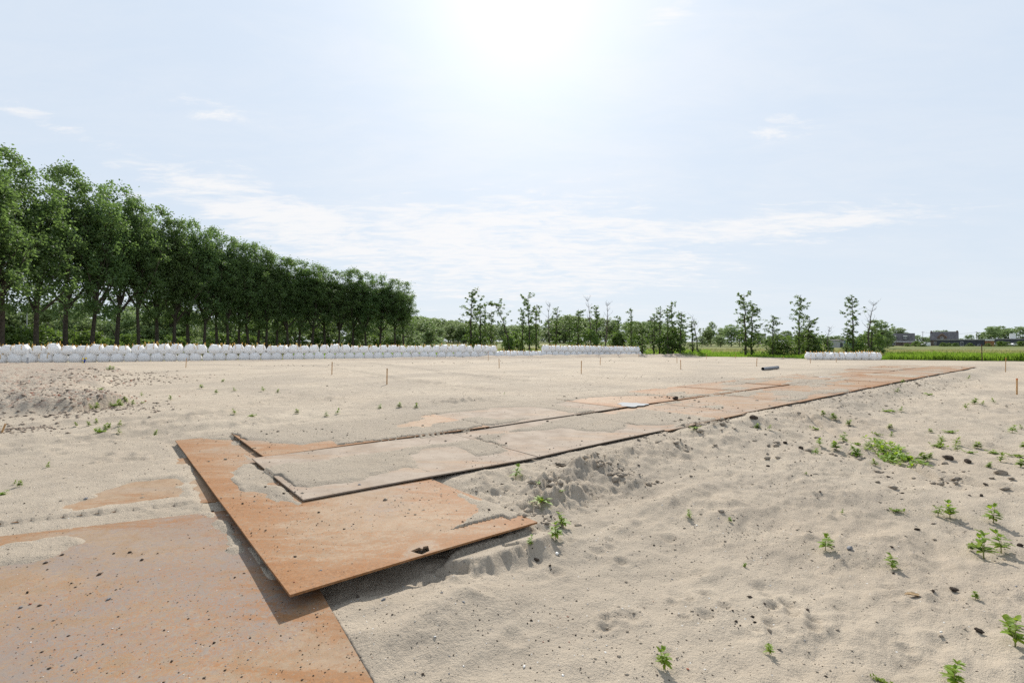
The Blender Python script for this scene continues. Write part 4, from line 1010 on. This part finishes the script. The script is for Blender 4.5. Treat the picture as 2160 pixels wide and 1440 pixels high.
# ------------------------------------------------------------------ trees
def leaf_quads(C, size, rr, up=0.0):
    n = len(C); a = rr.normal(0, 1, (n, 3))*np.array((1, 1, .65)); a /= np.linalg.norm(a, axis=1, keepdims=True)+1e-9
    b = rr.normal(0, 1, (n, 3))*np.array((1, 1, .65)); b -= a*np.sum(a*b, 1, keepdims=True); b /= np.linalg.norm(b, axis=1, keepdims=True)+1e-9
    s = (size*rr.uniform(.6, 1.3, (n, 1)))*.5
    V = np.stack([C-a*s*1.15, C-b*s*.75+a*s*.1, C+a*s*1.15, C+b*s*.75+a*s*.1], 1)
    return V.reshape(-1, 3), (np.arange(n)[:, None]*4+np.arange(4)[None])
def tree_mesh(kind, seed):
    """unit = metres; returns trunk mesh, crown mesh, height"""
    r = random.Random(seed); nr = np.random.default_rng(seed); tb = MB(); cl = []
    def limb(p, d, L, rad, bend=0.25, n=5, sides=5, wob=.09):
        pts = [Vector(p)]; d = Vector(d).normalized()
        for i in range(n):
            d = (d+Vector((r.gauss(0, wob), r.gauss(0, wob), bend*.3))).normalized(); pts.append(pts[-1]+d*L/n)
        tb.tube(pts, [max(.012, rad*(1-.85*i/n)) for i in range(n+1)], sides, False); return pts
    if kind == 'poplar':
        H = 21.0; fork = r.uniform(4.5, 6.5); top = limb((0, 0, -.4), (r.gauss(0, .03), r.gauss(0, .03), 1), H*.86, .30, .12, 12, 9, .025)
        for i in range(24):
            h = fork+(H*.72-fork)*(i/24)**1.1; q = top[min(12, int((h+.4)/(H*.86)*12))].lerp(top[min(12, int((h+.4)/(H*.86)*12)+1)], ((h+.4)/(H*.86)*12) % 1)
            a = i*2.4+r.uniform(-.5, .5); el = R(r.uniform(42, 66)); L = r.uniform(4.5, 7.5)*(1-.55*i/24)
            big = i < 4
            pts = limb(q, (math.cos(a)*math.cos(el), math.sin(a)*math.cos(el), math.sin(el)), L*(1.35 if big else 1), .19 if big else .09, .25, 6, 6)
            for q2 in pts[2:]:
                for _ in range(2):
                    a2 = r.uniform(0, 6.28); pp = limb(q2, (math.cos(a2), math.sin(a2), r.uniform(.2, 1.2)), r.uniform(.9, 2.0), .03, .2, 3, 3)
                    cl.append((pp[-1], r.uniform(.5, .95)))
        for i in range(120):       # outer shell of the crown
            h = r.uniform(.20, 1.0)**.9; w = 3.6*min(1.0, (max(0, h-.15)/.20)**.6)*math.sqrt(max(0.015, 1-max(0, (h-.42)/.60)**1.7))
            a = r.uniform(0, 6.28); cl.append((Vector((math.cos(a)*w*r.uniform(.75, 1.05), math.sin(a)*w*r.uniform(.75, 1.05), h*H)), r.uniform(.45, .95)))
        per, sz = 74, .27
    elif kind in ('alder', 'alder_wide', 'alder_lean'):
        H = 10.0; lean = .32 if kind == 'alder_lean' else r.uniform(-.05, .05)
        top = [Vector((0, 0, -.3))]
        for i in range(1, 11):
            t = i/10; top.append(Vector((-lean*H*t*t*.7+r.gauss(0, .05), r.gauss(0, .05), H*t)))
        tb.tube(top, [.17*(1-.8*i/10) for i in range(11)], 6, False)
        nb = 34 if kind != 'alder_wide' else 48
        for i in range(nb):
            t = (.18 if kind != 'alder_lean' else .5)+.8*(i/nb)
            if t > .99: t = .99
            q = top[int(t*10)].lerp(top[min(10, int(t*10)+1)], (t*10) % 1); a = r.uniform(0, 6.28)
            L = r.uniform(.7, 1.9)*(1-.55*t)*(1.5 if kind == 'alder_wide' and t > .45 else 1)*(1.7 if kind == 'alder_lean' else 1)
            pts = limb(q, (math.cos(a), math.sin(a), r.uniform(.05, .6)), L*1.15, .028, .1, 4, 3)
            for q2 in pts[1:]: 
                if r.random() < .62: cl.append((q2+Vector((r.gauss(0, .15), r.gauss(0, .15), r.gauss(0, .1))), r.uniform(.13, .34)))
        for i in range(int(20)):
            cl.append((Vector((r.gauss(0, .5), r.gauss(0, .5), r.uniform(.6, 3.2))), r.uniform(.2, .45)))
        per, sz = 22, .20
    elif kind == 'bare':
        H = 10.0; top = limb((0, 0, -.3), (r.gauss(0, .02), 0, 1), H, .17, 0, 9, 6)
        for i in range(26):
            q = top[r.randint(4, 9)]; a = r.uniform(0, 6.28); pts = limb(q, (math.cos(a), math.sin(a), r.uniform(.5, 1.6)), r.uniform(.5, 1.7), .028, .25, 4, 3)
            for q2 in pts[1:]:
                a2 = r.uniform(0, 6.28); limb(q2, (math.cos(a2), math.sin(a2), 1.0), r.uniform(.2, .5), .014, .2, 2, 3)
        for i in range(12): cl.append((Vector((r.gauss(0, .35), r.gauss(0, .35), r.uniform(.6, 3.5))), r.uniform(.2, .4)))
        per, sz = 14, .18
    elif kind == 'bush':
        H = 3.0; 
        for i in range(7):
            a = r.uniform(0, 6.28); limb((0, 0, -.2), (math.cos(a)*.5, math.sin(a)*.5, 1), 2.3, .05, .1, 4, 4)
        for i in range(60):
            a = r.uniform(0, 6.28); h = r.uniform(.05, 1); w = 1.7*math.sqrt(max(.05, 1-h*h))*r.uniform(.3, 1.05)
            cl.append((Vector((math.cos(a)*w, math.sin(a)*w, h*H)), r.uniform(.25, .55)))
        per, sz = 36, .22
    else:   # round crowned tree of the far wood
        H = 13.0; limb((0, 0, -.4), (r.gauss(0, .04), 0, 1), H*.7, .25, 0, 6, 6)
        for i in range(10):
            a = r.uniform(0, 6.28); limb((0, 0, r.uniform(2, 6)), (math.cos(a), math.sin(a), r.uniform(.6, 1.5)), r.uniform(3, 5), .10, .1, 5, 4)
        lob = [(Vector((r.gauss(0, 1.7), r.gauss(0, 1.7), H*r.uniform(.14, .82))), r.uniform(1.7, 2.7)) for _ in range(13)]+[(Vector((0, 0, H*.72)), 3.0)]
        for c, R0 in lob:
            for i in range(15):
                d = Vector((r.gauss(0, 1), r.gauss(0, 1), r.gauss(.2, 1))).normalized(); cl.append((c+d*R0*r.uniform(.75, 1.0), r.uniform(.45, .8)))
        per, sz = 30, .42
    C = []
    for c, rad in cl:
        k = max(3, int(per*(rad/.9 if kind == 'poplar' else 1)**1.5)); q = nr.normal(0, .5, (k, 3))*rad*np.array((1, 1, .8)); C.append(np.array(c)[None]+q)
    C = np.vstack(C); C = C[C[:, 2] > .15]
    V, F = leaf_quads(C, sz, nr)
    cm = mesh_np('crown', V, F); tm = tb.mesh('trunk', True)
    return tm, cm, H
TL = {}
def lib(kind, n, mat, bark='bark'):
    TL[kind] = []
    for i in range(n):
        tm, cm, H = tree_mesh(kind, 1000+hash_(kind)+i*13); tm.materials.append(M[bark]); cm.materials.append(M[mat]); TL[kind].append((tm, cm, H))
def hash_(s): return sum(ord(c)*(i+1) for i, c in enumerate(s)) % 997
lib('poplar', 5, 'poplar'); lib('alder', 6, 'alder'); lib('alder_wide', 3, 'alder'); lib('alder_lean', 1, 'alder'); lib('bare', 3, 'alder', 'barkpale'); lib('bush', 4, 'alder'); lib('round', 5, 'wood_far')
trnd = random.Random(77)
def tree(kind, x, y, z, h, label, group, name='tree', cat='tree', idx=None, wide=1.0, rz=None, leanx=0.0):
    tm, cm, H = TL[kind][idx if idx is not None else trnd.randrange(len(TL[kind]))]
    rt = bpy.data.objects.new(name, None); COL.objects.link(rt); rt.location = (x, y, z)
    rt.rotation_euler = (0, leanx, trnd.uniform(0, 6.28) if rz is None else rz); s = h/H; rt.scale = (s*wide, s*wide, s)
    tag(rt, label, cat, group); link('trunk', tm, None, rt); link('crown', cm, None, rt); return rt
# the tall row at left: bearing of each trunk, top of its crown
tops_x = [-200, 0, 70, 140, 215, 285, 360, 430, 480, 530, 620, 660, 700, 735, 770, 800, 830, 860]
tops_y = [280, 305, 335, 350, 372, 402, 445, 470, 492, 512, 545, 556, 562, 568, 572, 578, 580, 590]
trunks = [-160, -95, -40, 3, 76, 139, 193, 245, 292, 330, 368, 399, 430, 457, 482, 504, 526, 544, 562, 583, 606, 631, 658, 685, 713, 745, 772, 801, 833, 852]
for i, px in enumerate(trunks):
    Zt = 50+(px/833)*58 if px > 0 else 50+px*.05
    Zt += [0, 1.5][i % 2]
    X = (px-1080)*Zt/FP; z = -0.5; topz = EYE+(720-np.interp(px, tops_x, tops_y))*Zt/FP*trnd.uniform(.93, 1.0)
    if px == 76: lab = 'tall poplar with the thickest straight trunk, fourth or fifth from the left edge of the row'
    lab = 'tall poplar, %s trunk from the left end of the row behind the bags' % ordinal(i+1)
    tree('poplar', X, Zt, z, topz-z, lab, 'tall poplars in a row behind the bags', 'poplar_tree', idx=(i*2) % 5, wide=trnd.uniform(.78, .95)*(1+.30*(px > 600)))
# shrubs under the row
for i in range(34):
    px = -120+i*30+trnd.uniform(-10, 10); Zt = 56+max(0, px)/833*62+trnd.uniform(-1, 6); 
    tree('bush', (px-1080)*Zt/FP, Zt, -.6, trnd.uniform(2.2, 4.2), 'dark leafy shrub under the tall poplars, %s from the left' % ordinal(i+1), 'shrubs under the poplars', 'shrub', 'shrub', wide=1.2)
# trees and shrubs behind the row
for i in range(64):
    px = -220+i*18+trnd.uniform(-14, 14); Zt = trnd.uniform(112, 180); 
    tree('round', (px-1080)*Zt/FP, Zt, -.3+ (1.0 if Zt > 150 else 0), trnd.uniform(7.5, 15.5)*(1 if px < 840 else .55), 'green tree seen between the trunks of the tall poplars', 'trees behind the poplars', 'tree', 'tree', wide=1.2)
# the slim trees along the ditch
SL = [  # px base, top y, kind, depth, lean(px at top - px base), label
 (993, 610, 'alder_wide', 80, 'tallest slim tree at the left end of the loose row'), (1013, 640, 'alder', 82, 'slim tree directly right of the tallest left one'),
 (1023, 638, 'alder', 84, 'slim tree second to the right of the tallest left one'), (1036, 655, 'alder', 78, 'slim dense tree left of the leaning one'),
 (1074, 642, 'alder_lean', 78, 'slim tree leaning to the left with a broad bare stem'), (1102, 652, 'alder', 80, 'thin tree left of the broad crowned one'),
 (1117, 623, 'alder_wide', 79, 'broad crowned slim tree over the low gap in the bags'), (1131, 642, 'alder', 81, 'thin tree right behind the broad crowned one'),
 (1161, 643, 'bare', 82, 'bare grey tree left of centre of the loose row'), (1173, 650, 'alder', 80, 'slim crooked tree touching a bare grey one'),
 (1201, 676, 'alder', 86, 'short slim tree left of the dead middle ones'), (1219, 652, 'alder', 80, 'slim tree left of the tallest dead tree'),
 (1241, 630, 'bare', 79, 'tallest dead tree with bare fan of twigs'), (1259, 645, 'alder', 81, 'slim tree between the two dead trees'),
 (1278, 641, 'bare', 79, 'dead forked tree right of the tallest dead one'), (1304, 665, 'alder', 90, 'thin small tree right of the dead forked one'),
 (1331, 649, 'alder', 80, 'slim tree above the right end of the short wall of bags'), (1354, 686, 'alder', 79, 'small leafy tree right of the short wall of bags'),
 (1379, 662, 'alder', 80, 'first slim tree of a close group of five'), (1391, 649, 'alder', 80, 'second slim tree of a close group of five'),
 (1408, 651, 'alder', 79, 'middle slim tree of a close group of five'), (1418, 634, 'alder', 80, 'tallest slim tree of a close group of five'),
 (1435, 657, 'alder_wide', 79, 'dense dark tree at the right of a close group of five'), (1461, 676, 'alder', 80, 'small ivy-clad tree left of a thin bare one'),
 (1474, 665, 'bare', 80, 'thin bare tree right of a small leafy one'), (1573, 620, 'alder_wide', 76, 'tall left tree of the pair on the green bank'),
 (1585, 640, 'alder_wide', 76.5, 'right tree of the pair on the green bank'), (1630, 665, 'alder_wide', 74, 'conical mid-height tree right of the pair'),
 (1644, 708, 'bush', 76, 'low round bushy tree right of the conical one'), (1685, 622, 'alder_wide', 74, 'tall tree left of the single row of bags'),
 (1704, 671, 'alder_wide', 76, 'dense dark shorter tree touching a tall one'), (1750, 692, 'bare', 76, 'short dead leaning stem behind the single row of bags'),
 (1786, 693, 'alder', 76, 'small leafy tree left of a tall one behind the single row'), (1799, 623, 'alder_wide', 75, 'tall full tree behind the middle of the single row of bags'),
 (1841, 640, 'bare', 73, 'thin dead spire behind the right end of the single row'), (1838, 690, 'alder_wide', 73.5, 'low leafy tree around the foot of the dead spire')]
for i, (px, ty, kd, Z, lab) in enumerate(SL):
    x = (px-1080)*Z/FP; z = float(natural(np.array([x]), np.array([Z*1.0]))[0][0]); h = EYE+(720-ty)*Z/FP-z
    tree(kd, x, Z, z, h, lab, None, 'slim_tree' if kd != 'bare' else 'dead_tree', 'tree', wide=trnd.uniform(.9, 1.15)*(1.15 if kd == 'alder_wide' else 1.0)*(.8 if h > 9 else 1.1)*(1.4 if h < 6 else 1), rz=0.0 if kd == 'alder_lean' else None, leanx=-.15 if px == 1750 else 0)
bushpx = sorted(trnd.choice([trnd.uniform(985, 1480), trnd.uniform(985, 1480), trnd.uniform(1590, 1870)]) for _ in range(15))
for i in range(15):
    px = bushpx[i]; Z = trnd.uniform(79, 92); x = (px-1080)*Z/FP
    tree('bush', x, Z, -.8, trnd.uniform(1.6, 4.2), 'leafy bush between the slim trees along the ditch, %s from the left' % ordinal(i+1), 'bushes along the ditch', 'bush', 'bush', wide=trnd.uniform(.8, 1.2))
# the far wood
for i in range(110):
    px = trnd.uniform(820, 1440); Z = trnd.uniform(205, 290); x = (px-1080)*Z/FP
    ty = np.interp(px, [820, 900, 960, 1000, 1080, 1150, 1200, 1240, 1300, 1380, 1420], [655, 662, 670, 678, 682, 672, 660, 662, 666, 672, 690])+trnd.uniform(0, 10)
    z = float(natural(np.array([x]), np.array([Z]))[0][0]); f = Z/280
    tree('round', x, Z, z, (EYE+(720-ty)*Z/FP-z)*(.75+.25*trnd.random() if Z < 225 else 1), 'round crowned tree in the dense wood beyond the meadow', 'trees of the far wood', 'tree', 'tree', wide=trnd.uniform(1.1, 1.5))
for iq, (px, ty, Z, w) in enumerate(sorted([(1492, 690, 220, 1.0), (1500, 675, 225, .9), (1516, 688, 230, 1.1), (1542, 682, 210, 1.3), (1560, 696, 215, 1.3), (1600, 700, 230, 1.4), (1622, 706, 200, 1.4), (1660, 697, 190, 1.3), (1665, 705, 180, 1.2),
                     (1480, 708, 200, 1.6), (1520, 708, 190, 1.8), (1580, 712, 190, 1.8), (1745, 708, 240, 1.8), (1765, 705, 240, 1.5), (1775, 712, 200, 1.6), (1858, 672, 150, 1.15), (1852, 707, 145, 1.5), (1872, 690, 160, .9), (1900, 690, 300, 1.5),
                     (1934, 704, 280, 1.3), (1950, 710, 275, 1.6), (2045, 703, 300, .9), (2070, 700, 300, 1.0), (2087, 688, 290, 1.2), (2105, 686, 300, 1.1), (2135, 690, 290, 1.8), (2165, 684, 290, 1.8), (2200, 688, 290, 1.8), (2030, 712, 300, 2), (1975, 698, 310, 1.5), (1985, 695, 330, 1.3)])):
    x = (px-1080)*Z/FP; z = float(natural(np.array([x]), np.array([Z*1.0]))[0][0])
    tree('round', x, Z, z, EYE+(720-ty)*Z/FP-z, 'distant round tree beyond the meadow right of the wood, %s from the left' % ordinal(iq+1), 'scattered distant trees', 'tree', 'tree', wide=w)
# far hedge line closing the horizon
for i in range(60):
    px = -600+i*58+trnd.uniform(-20, 20); Z = trnd.uniform(330, 420); x = (px-1080)*Z/FP; z = float(natural(np.array([x]), np.array([Z]))[0][0])
    tree('round', x, Z, z, trnd.uniform(3.5, 6.5), 'low tree in the hedge on the horizon', 'hedge trees on the horizon', 'tree', 'tree', wide=3.0)

for i, (px, hh) in enumerate([(1876, 1.8), (1912, 1.6), (1932, 2.6), (1944, 2.2), (1990, 1.9), (2002, 1.7), (2016, 1.8), (2046, 1.7), (2084, 1.6), (2112, 2.6), (2122, 2.2), (2155, 2.6)]):
    Z = 222.0+(i % 3)*3; x = (px-1080)*Z/FP
    tree('bush', x, Z, -.9, hh, 'green shrub before the houses at right, %s from the left' % ordinal(i+1), 'shrubs before the houses', 'shrub', 'shrub', wide=1.7)
# ------------------------------------------------------------------ reeds and meadow grass
def blades(name, label, mat, P, H, W, kind='stuff'):
    n = len(P); a = rng.uniform(0, 6.28, n); lean = rng.normal(0, .22, (n, 2))
    dx, dy = np.cos(a)*W*.5, np.sin(a)*W*.5
    b = P; t = P.copy(); mid = P.copy()
    mid[:, 0] += lean[:, 0]*H*.3; mid[:, 1] += lean[:, 1]*H*.3; mid[:, 2] += H*.6
    t[:, 0] += lean[:, 0]*H; t[:, 1] += lean[:, 1]*H; t[:, 2] += H*.95
    off = np.column_stack([dx, dy, np.zeros(n)])
    V = np.stack([b-off, b+off, mid+off*.8, t, mid-off*.8], 1).reshape(-1, 3)
    F = np.arange(n)[:, None]*5+np.arange(5)[None]
    return tag(link(name, mesh_np(name, V, F), mat), label, kind=kind)
def strip(n, px_a, px_b, d0, d1):
    px = rng.uniform(px_a, px_b, n); a = (px-1080)/FP; Z = edge_Z(a)+rng.uniform(d0, d1, n); X = a*Z
    z = natural(X, Z)[0]; return np.column_stack([X, Z, z-.03])
P = strip(34000, 1870, 2600, .3, 9.0); H = rng.uniform(.6, 1.0, len(P))*(1+.5*vnoise(P[:, 0]*.5, P[:, 1]*.5, 3))
blades('reeds', 'bright green reeds along the edge of the sand at right', M['grass'], P, H, rng.uniform(.03, .07, len(P)))
P = strip(26000, 1340, 1900, 1.0, 14.0); H = rng.uniform(.15, .45, len(P))
blades('ditch_grass', 'short green grass on the bank behind the sand', M['grass'], P, H, rng.uniform(.04, .09, len(P)))
P = strip(42000, -200, 2500, 9, 70); H = rng.uniform(.3, .7, len(P))*(1+.8*vnoise(P[:, 0]*.08, P[:, 1]*.25, 13))
H *= .8
blades('meadow_grass', 'yellow green meadow grass', M['hay'], P, H, rng.uniform(.08, .2, len(P)))
P = strip(16000, 600, 1500, 4, 40); H = rng.uniform(.3, .8, len(P))
blades('rough_grass', 'rough green grass behind the bags', M['grass'], P, H, rng.uniform(.07, .16, len(P)))

# ------------------------------------------------------------------ buildings and far things
def emp(name, loc, rz, label, cat, group=None):
    o = bpy.data.objects.new(name, None); COL.objects.link(o); o.location = loc; o.rotation_euler = (0, 0, rz); return tag(o, label, cat, group)
def bx(name, lo, hi, mat, parent):
    mb = MB(); mb.box(lo, hi); return link(name, mb.mesh(name), M[mat], parent)
def prism(name, pts, y0, y1, mat, parent):     # outline in x,z extruded along y
    n = len(pts); mb = MB(); v = [(x, y0, z) for x, z in pts]+[(x, y1, z) for x, z in pts]
    mb.add(v, [tuple(range(n))[::-1], tuple(range(n, 2*n))]+[(i, (i+1) % n, (i+1) % n+n, i+n) for i in range(n)])
    me = mb.mesh(name); bm = bmesh.new(); bm.from_mesh(me); bmesh.ops.recalc_face_normals(bm, faces=bm.faces); bm.to_mesh(me); bm.free()
    return link(name, me, M[mat], parent)
def prismx(name, pts, x0, x1, mat, parent):    # outline in y,z extruded along x
    n = len(pts); mb = MB(); v = [(x0, y, z) for y, z in pts]+[(x1, y, z) for y, z in pts]
    mb.add(v, [tuple(range(n))[::-1], tuple(range(n, 2*n))]+[(i, (i+1) % n, (i+1) % n+n, i+n) for i in range(n)])
    me = mb.mesh(name); bm = bmesh.new(); bm.from_mesh(me); bmesh.ops.recalc_face_normals(bm, faces=bm.faces); bm.to_mesh(me); bm.free()
    return link(name, me, M[mat], parent)
def window(x0, z0, x1, z1, y, parent, bars=1):
    fr = MB(); w = .10
    fr.box((x0, y-.06, z0), (x0+w, y, z1)); fr.box((x1-w, y-.06, z0), (x1, y, z1)); fr.box((x0+w, y-.06, z0), (x1-w, y, z0+w)); fr.box((x0+w, y-.06, z1-w), (x1-w, y, z1))
    for i in range(bars):
        xm = x0+(x1-x0)*(i+1)/(bars+1); fr.box((xm-.04, y-.05, z0+w), (xm+.04, y-.01, z1-w))
    o = link('window', fr.mesh('window'), M['white'], parent); bx('pane', (x0+w, y-.03, z0+w), (x1-w, y-.012, z1-w), 'glass', o); return o
ZB = 255.0; U = ZB/FP      # metres per photograph pixel there
def gx(px): return (px-1080)*U
def gz(py, Z=ZB): return EYE+(720-py)*Z/FP
# house with mansard roof and two white dormers
zg = -0.9
e = emp('house', (gx(1871), ZB, zg), 0, 'dark roofed house with two white dormer windows, left of the two houses', 'house')
Wd = 57*U; hz = lambda py: gz(py)-zg
bx('wall', (0, 0, 0), (Wd, 8, hz(721)), 'brickwall', e)
prismx('roof', [(-.4, hz(721)), (-.4, hz(720.3)), (2.2, hz(703)), (6, hz(703)), (8.4, hz(720.3)), (8.4, hz(721))], -.4, Wd+.3, 'slate', e)
for px in (1882, 1905.5):
    x0 = (px-1871)*U; dm = bx('dormer', (x0, -.3, hz(716)), (x0+8*U, 2.5, hz(709)), 'dark', e); bx('fascia', (x0-.15, -.45, hz(709.2)), (x0+8*U+.15, 2.6, hz(708)), 'white', e)
    window(x0+.15, hz(715.5), x0+8*U-.15, hz(709.6), -.34, e)
bx('gutter', (-.3, -.55, hz(721)), (Wd+.2, -.41, hz(719.8)), 'white', e)
bx('porch', (Wd*.58, -2.5, 0), (Wd*1.05, -.02, hz(721.5)), 'brickwall', e); window(1.5, hz(727), 4.5, hz(722.5), -.02, e, 2)
e['label'] = 'dark roofed house with two white dormer windows, left of the two houses'
# brick house with gabled dormer and chimneys
e = emp('house', (gx(1962), ZB, zg), 0, 'grey tiled house with a gabled dormer and chimney at each end', 'house'); Wd = 59*U
bx('wall', (0, 0, 0), (Wd, 8, hz(718)), 'brickwall', e)
prismx('roof', [(-.4, hz(718)), (-.4, hz(717)), (4, hz(700)), (8.4, hz(717)), (8.4, hz(718))], -.1, Wd+.1, 'slate', e)
for x in (.1, Wd-1.1): bx('chimney', (x, 3.4, hz(701.5)), (x+.95, 4.6, hz(697.3)), 'brickwall', e)
bx('ridge', (0, 3.85, hz(700.2)), (Wd, 4.15, hz(699.2)), 'concrete', e)
cx = (1987-1962)*U
g_ = prism('gable', [(cx-2.2, hz(718)), (cx-2.2, hz(711)), (cx, hz(704.5)), (cx+2.2, hz(711)), (cx+2.2, hz(718))], -.45, 3, 'brickwall', e)
for s in (-1, 1):
    prism('gable_board', [(cx, hz(704.2)), (cx, hz(703.2)), (cx+s*2.7, hz(711.4)), (cx+s*2.7, hz(712.6))], -.75, -.47, 'timber', e)
window(cx-.7, hz(715), cx+.7, hz(711), -.47, e); window((1970-1962)*U, hz(727), (1975-1962)*U, hz(720.5), -.03, e)
# long dark low building
e = emp('flat_roofed_building', (gx(1976), ZB-12, zg), 0, 'long dark flat-roofed building with pale roof edge and timber end wall, before the gabled house', 'building')
ZB2 = ZB-12; U2 = ZB2/FP; h2 = lambda py: gz(py, ZB2)-zg; e.location.x = (1976-1080)*U2; L1 = (2073-1976)*U2
bx('wall', (0, 0, 0), (L1, 8, h2(717)), 'dark', e); bx('roof_edge', (-.15, -.2, h2(717)), (L1+.2, 8.2, h2(715.6)), 'concrete', e)
bx('timber_wall', (L1+.21, .3, 0), (L1+19*U2, 8, h2(718.5)), 'timber', e); bx('canopy', (L1+.21, -.1, h2(718.4)), (L1+19.2*U2, 8.1, h2(715.9)), 'white', e)
for a, b in ((2025, 2031), (2059, 2065)): window((a-1976)*U2, h2(730) if a < 2040 else h2(731), (b-1976)*U2, h2(720.5) if a < 2040 else h2(726), -.02, e)
for i in range(24): bx('cladding_board', (L1*i/24+.05, -.05, .1), (L1*(i+1)/24-.05, -.005, h2(717)-.08), 'dark', e)
e = emp('flat_roofed_building', ((2093.2-1080)*U2, ZB2+1, zg), 0, 'long black flat-roofed building at the right edge with a white box on its roof', 'building'); L2 = 130*U2
bx('wall', (0, 0, 0), (L2, 9, h2(715.2)), 'dark', e); bx('roof_edge', (-.3, -.2, h2(715.2)), (L2, 9.2, h2(714)), 'concrete', e)
bx('roof_box', ((2133-2093)*U2, 1, h2(714)), ((2146.5-2093)*U2, 4.5, h2(703.5)), 'white', e)
window((2094-2093)*U2, h2(729), (2098-2093)*U2, h2(723), -.02, e)

for _o in list(bpy.data.objects):
    if _o.parent is None and _o.get('category') in ('house', 'building') and _o.location.y > 200:
        th = math.atan2(_o.location.x+6, _o.location.y)
        _o.rotation_euler = (0, 0, -th); _o.scale = (math.cos(th), 1, 1)
def vehicle(px, py, Z, lab, cat, mat, L, H, name, van=False):
    u = Z/FP; x = (px-1080)*u; z = gz(py, Z)
    e = emp(name, (x, Z, z), 0, lab, cat)
    if van: pts = [(-L/2, .35), (-L/2, H*.55), (-L/2+.5, H*.62), (-L/2+1.0, H*.95), (-L/2+1.3, H), (L/2, H), (L/2, .35)]
    else: pts = [(-L/2, .35), (-L/2, .75), (-L/2+.9, .9), (-L/2+1.5, H), (L/2-1.1, H), (L/2-.3, .95), (L/2, .85), (L/2, .35)]
    prism('body', pts, -.85, .85, mat, e)
    wy = -.87
    if van: prism('side_window', [(-L/2+.75, H*.62), (-L/2+1.15, H*.90), (-L/2+2.0, H*.90), (-L/2+2.0, H*.62)], wy, wy+.02, 'glass', e)
    else: prism('side_window', [(-L/2+1.1, .93), (-L/2+1.6, H-.1), (L/2-1.2, H-.1), (L/2-.6, .95)], wy, wy+.02, 'glass', e)
    for s in (-L/2+.85, L/2-.8):
        mb = MB(); mb.tube([(s, -.88, .34), (s, -.66, .34)], .34, 14); w = link('wheel', mb.mesh('wheel'), M['black'], e)
        mb = MB(); mb.tube([(s, -.90, .34), (s, -.885, .34)], .19, 10); link('rim', mb.mesh('rim'), M['steelpost'], w)
vehicle(1952, 730.5, 238, 'pale van parked between the two houses', 'van', 'white', 3.6, 2.0, 'parked_van', True)
vehicle(2136, 729.5, 236, 'white car parked before the black building at the right edge', 'car', 'white', 3.4, 1.3, 'parked_car')
vehicle(2095, 729.5, 236, 'pale car half hidden beside the timber wall', 'car', 'steelpost', 2.6, 1.3, 'parked_car')
vehicle(470, 719, 190, 'white van glimpsed between the poplar trunks', 'van', 'white', 5.0, 2.3, 'parked_van', True)
vehicle(440, 719, 185, 'dark blue car glimpsed between the poplar trunks', 'car', 'blue', 4.2, 1.45, 'parked_car')
for px, py0, py1, Z, mt, lab, w in [(1810, 727, 716, 180, 'teal', 'blue-green shed behind the tall tree of the single row', 24), (1775, 728, 716, 180, 'steelpost', 'grey shed left of the blue-green one', 12),
                             (1725, 722, 714, 230, 'teal', 'low glasshouse roof behind the dark tree', 18), (1599, 712, 706, 420, 'concrete', 'pale industrial block on the horizon behind the tree pair, left of two', 10),
                             (1613, 712, 703, 420, 'concrete', 'pale industrial block on the horizon behind the tree pair, right of two', 5), (1374, 700, 674, 300, 'brickwall', 'brown tower block rising behind the wood', 7),
                             (412, 722, 713, 170, 'teal', 'blue roofed shed between the poplar trunks', 26)]:
    u = Z/FP; x = (px-1080)*u; z1 = gz(py1, Z); z0 = -1.0
    e = emp('shed' if Z < 250 else 'block', (x, Z, z0), 0, lab, 'shed' if Z < 250 else 'building')
    bx('wall', (-w*u/2, 0, 0), (w*u/2, 5, z1-z0-.35), mt, e); prism('roof', [(-w*u/2-.2, z1-z0-.35), (-w*u/2-.2, z1-z0-.2), (0, z1-z0), (w*u/2+.2, z1-z0-.2), (w*u/2+.2, z1-z0-.35)], -.2, 5.2, 'slate', e)
    if Z < 250: bx('door', (-.5, -.04, 0), (.5, -.005, 2.0), 'dark', e)
def pole(px, top, Z, lab, r=.12, mat='post', arm=True, cat='pole'):
    x = (px-1080)*Z/FP; z = -1.0; h = gz(top, Z)-z; mb = MB(); mb.tube([(0, 0, 0), (0, 0, h)], [r, r*.7], 8)
    o = tag(link('utility_pole' if arm else 'lamp_post', mb.mesh('pole'), M[mat], loc=(x, Z, z)), lab, cat)
    if arm: bx('crossarm', (-.8, -.05, h-.5), (.8, .05, h-.35), mat, o)
    else: mb = MB(); mb.tube([(0, 0, h), (.3, 0, h+.25), (1.2, 0, h+.3)], [.06, .05, .09], 6); link('arm', mb.mesh('arm'), M[mat], o)
    return Vector((x, Z, z+h-.35))
pA = pole(1946.5, 699, 265, 'wooden utility pole between the two houses'); pB = pole(2060, 699, 300, 'wooden utility pole behind the flat-roofed buildings'); pC = pole(2240, 697, 300, 'wooden utility pole beyond the right edge')
pole(57, 640, 95, 'thin grey lamp post between the poplars at far left', .09, 'steelpost', False, 'lamp post')
mb = MB()
for a, b in ((pA, pB), (pB, pC)):
    for dx in (-.6, .6):
        mb.tube([a.lerp(b, t/10)+Vector((dx, 0, -1.2*4*(t/10)*(1-t/10))) for t in range(11)], .02, 4, False)
tag(link('overhead_wires', mb.mesh('wires'), M['black']), 'thin overhead wires strung above the houses at right', 'wires')
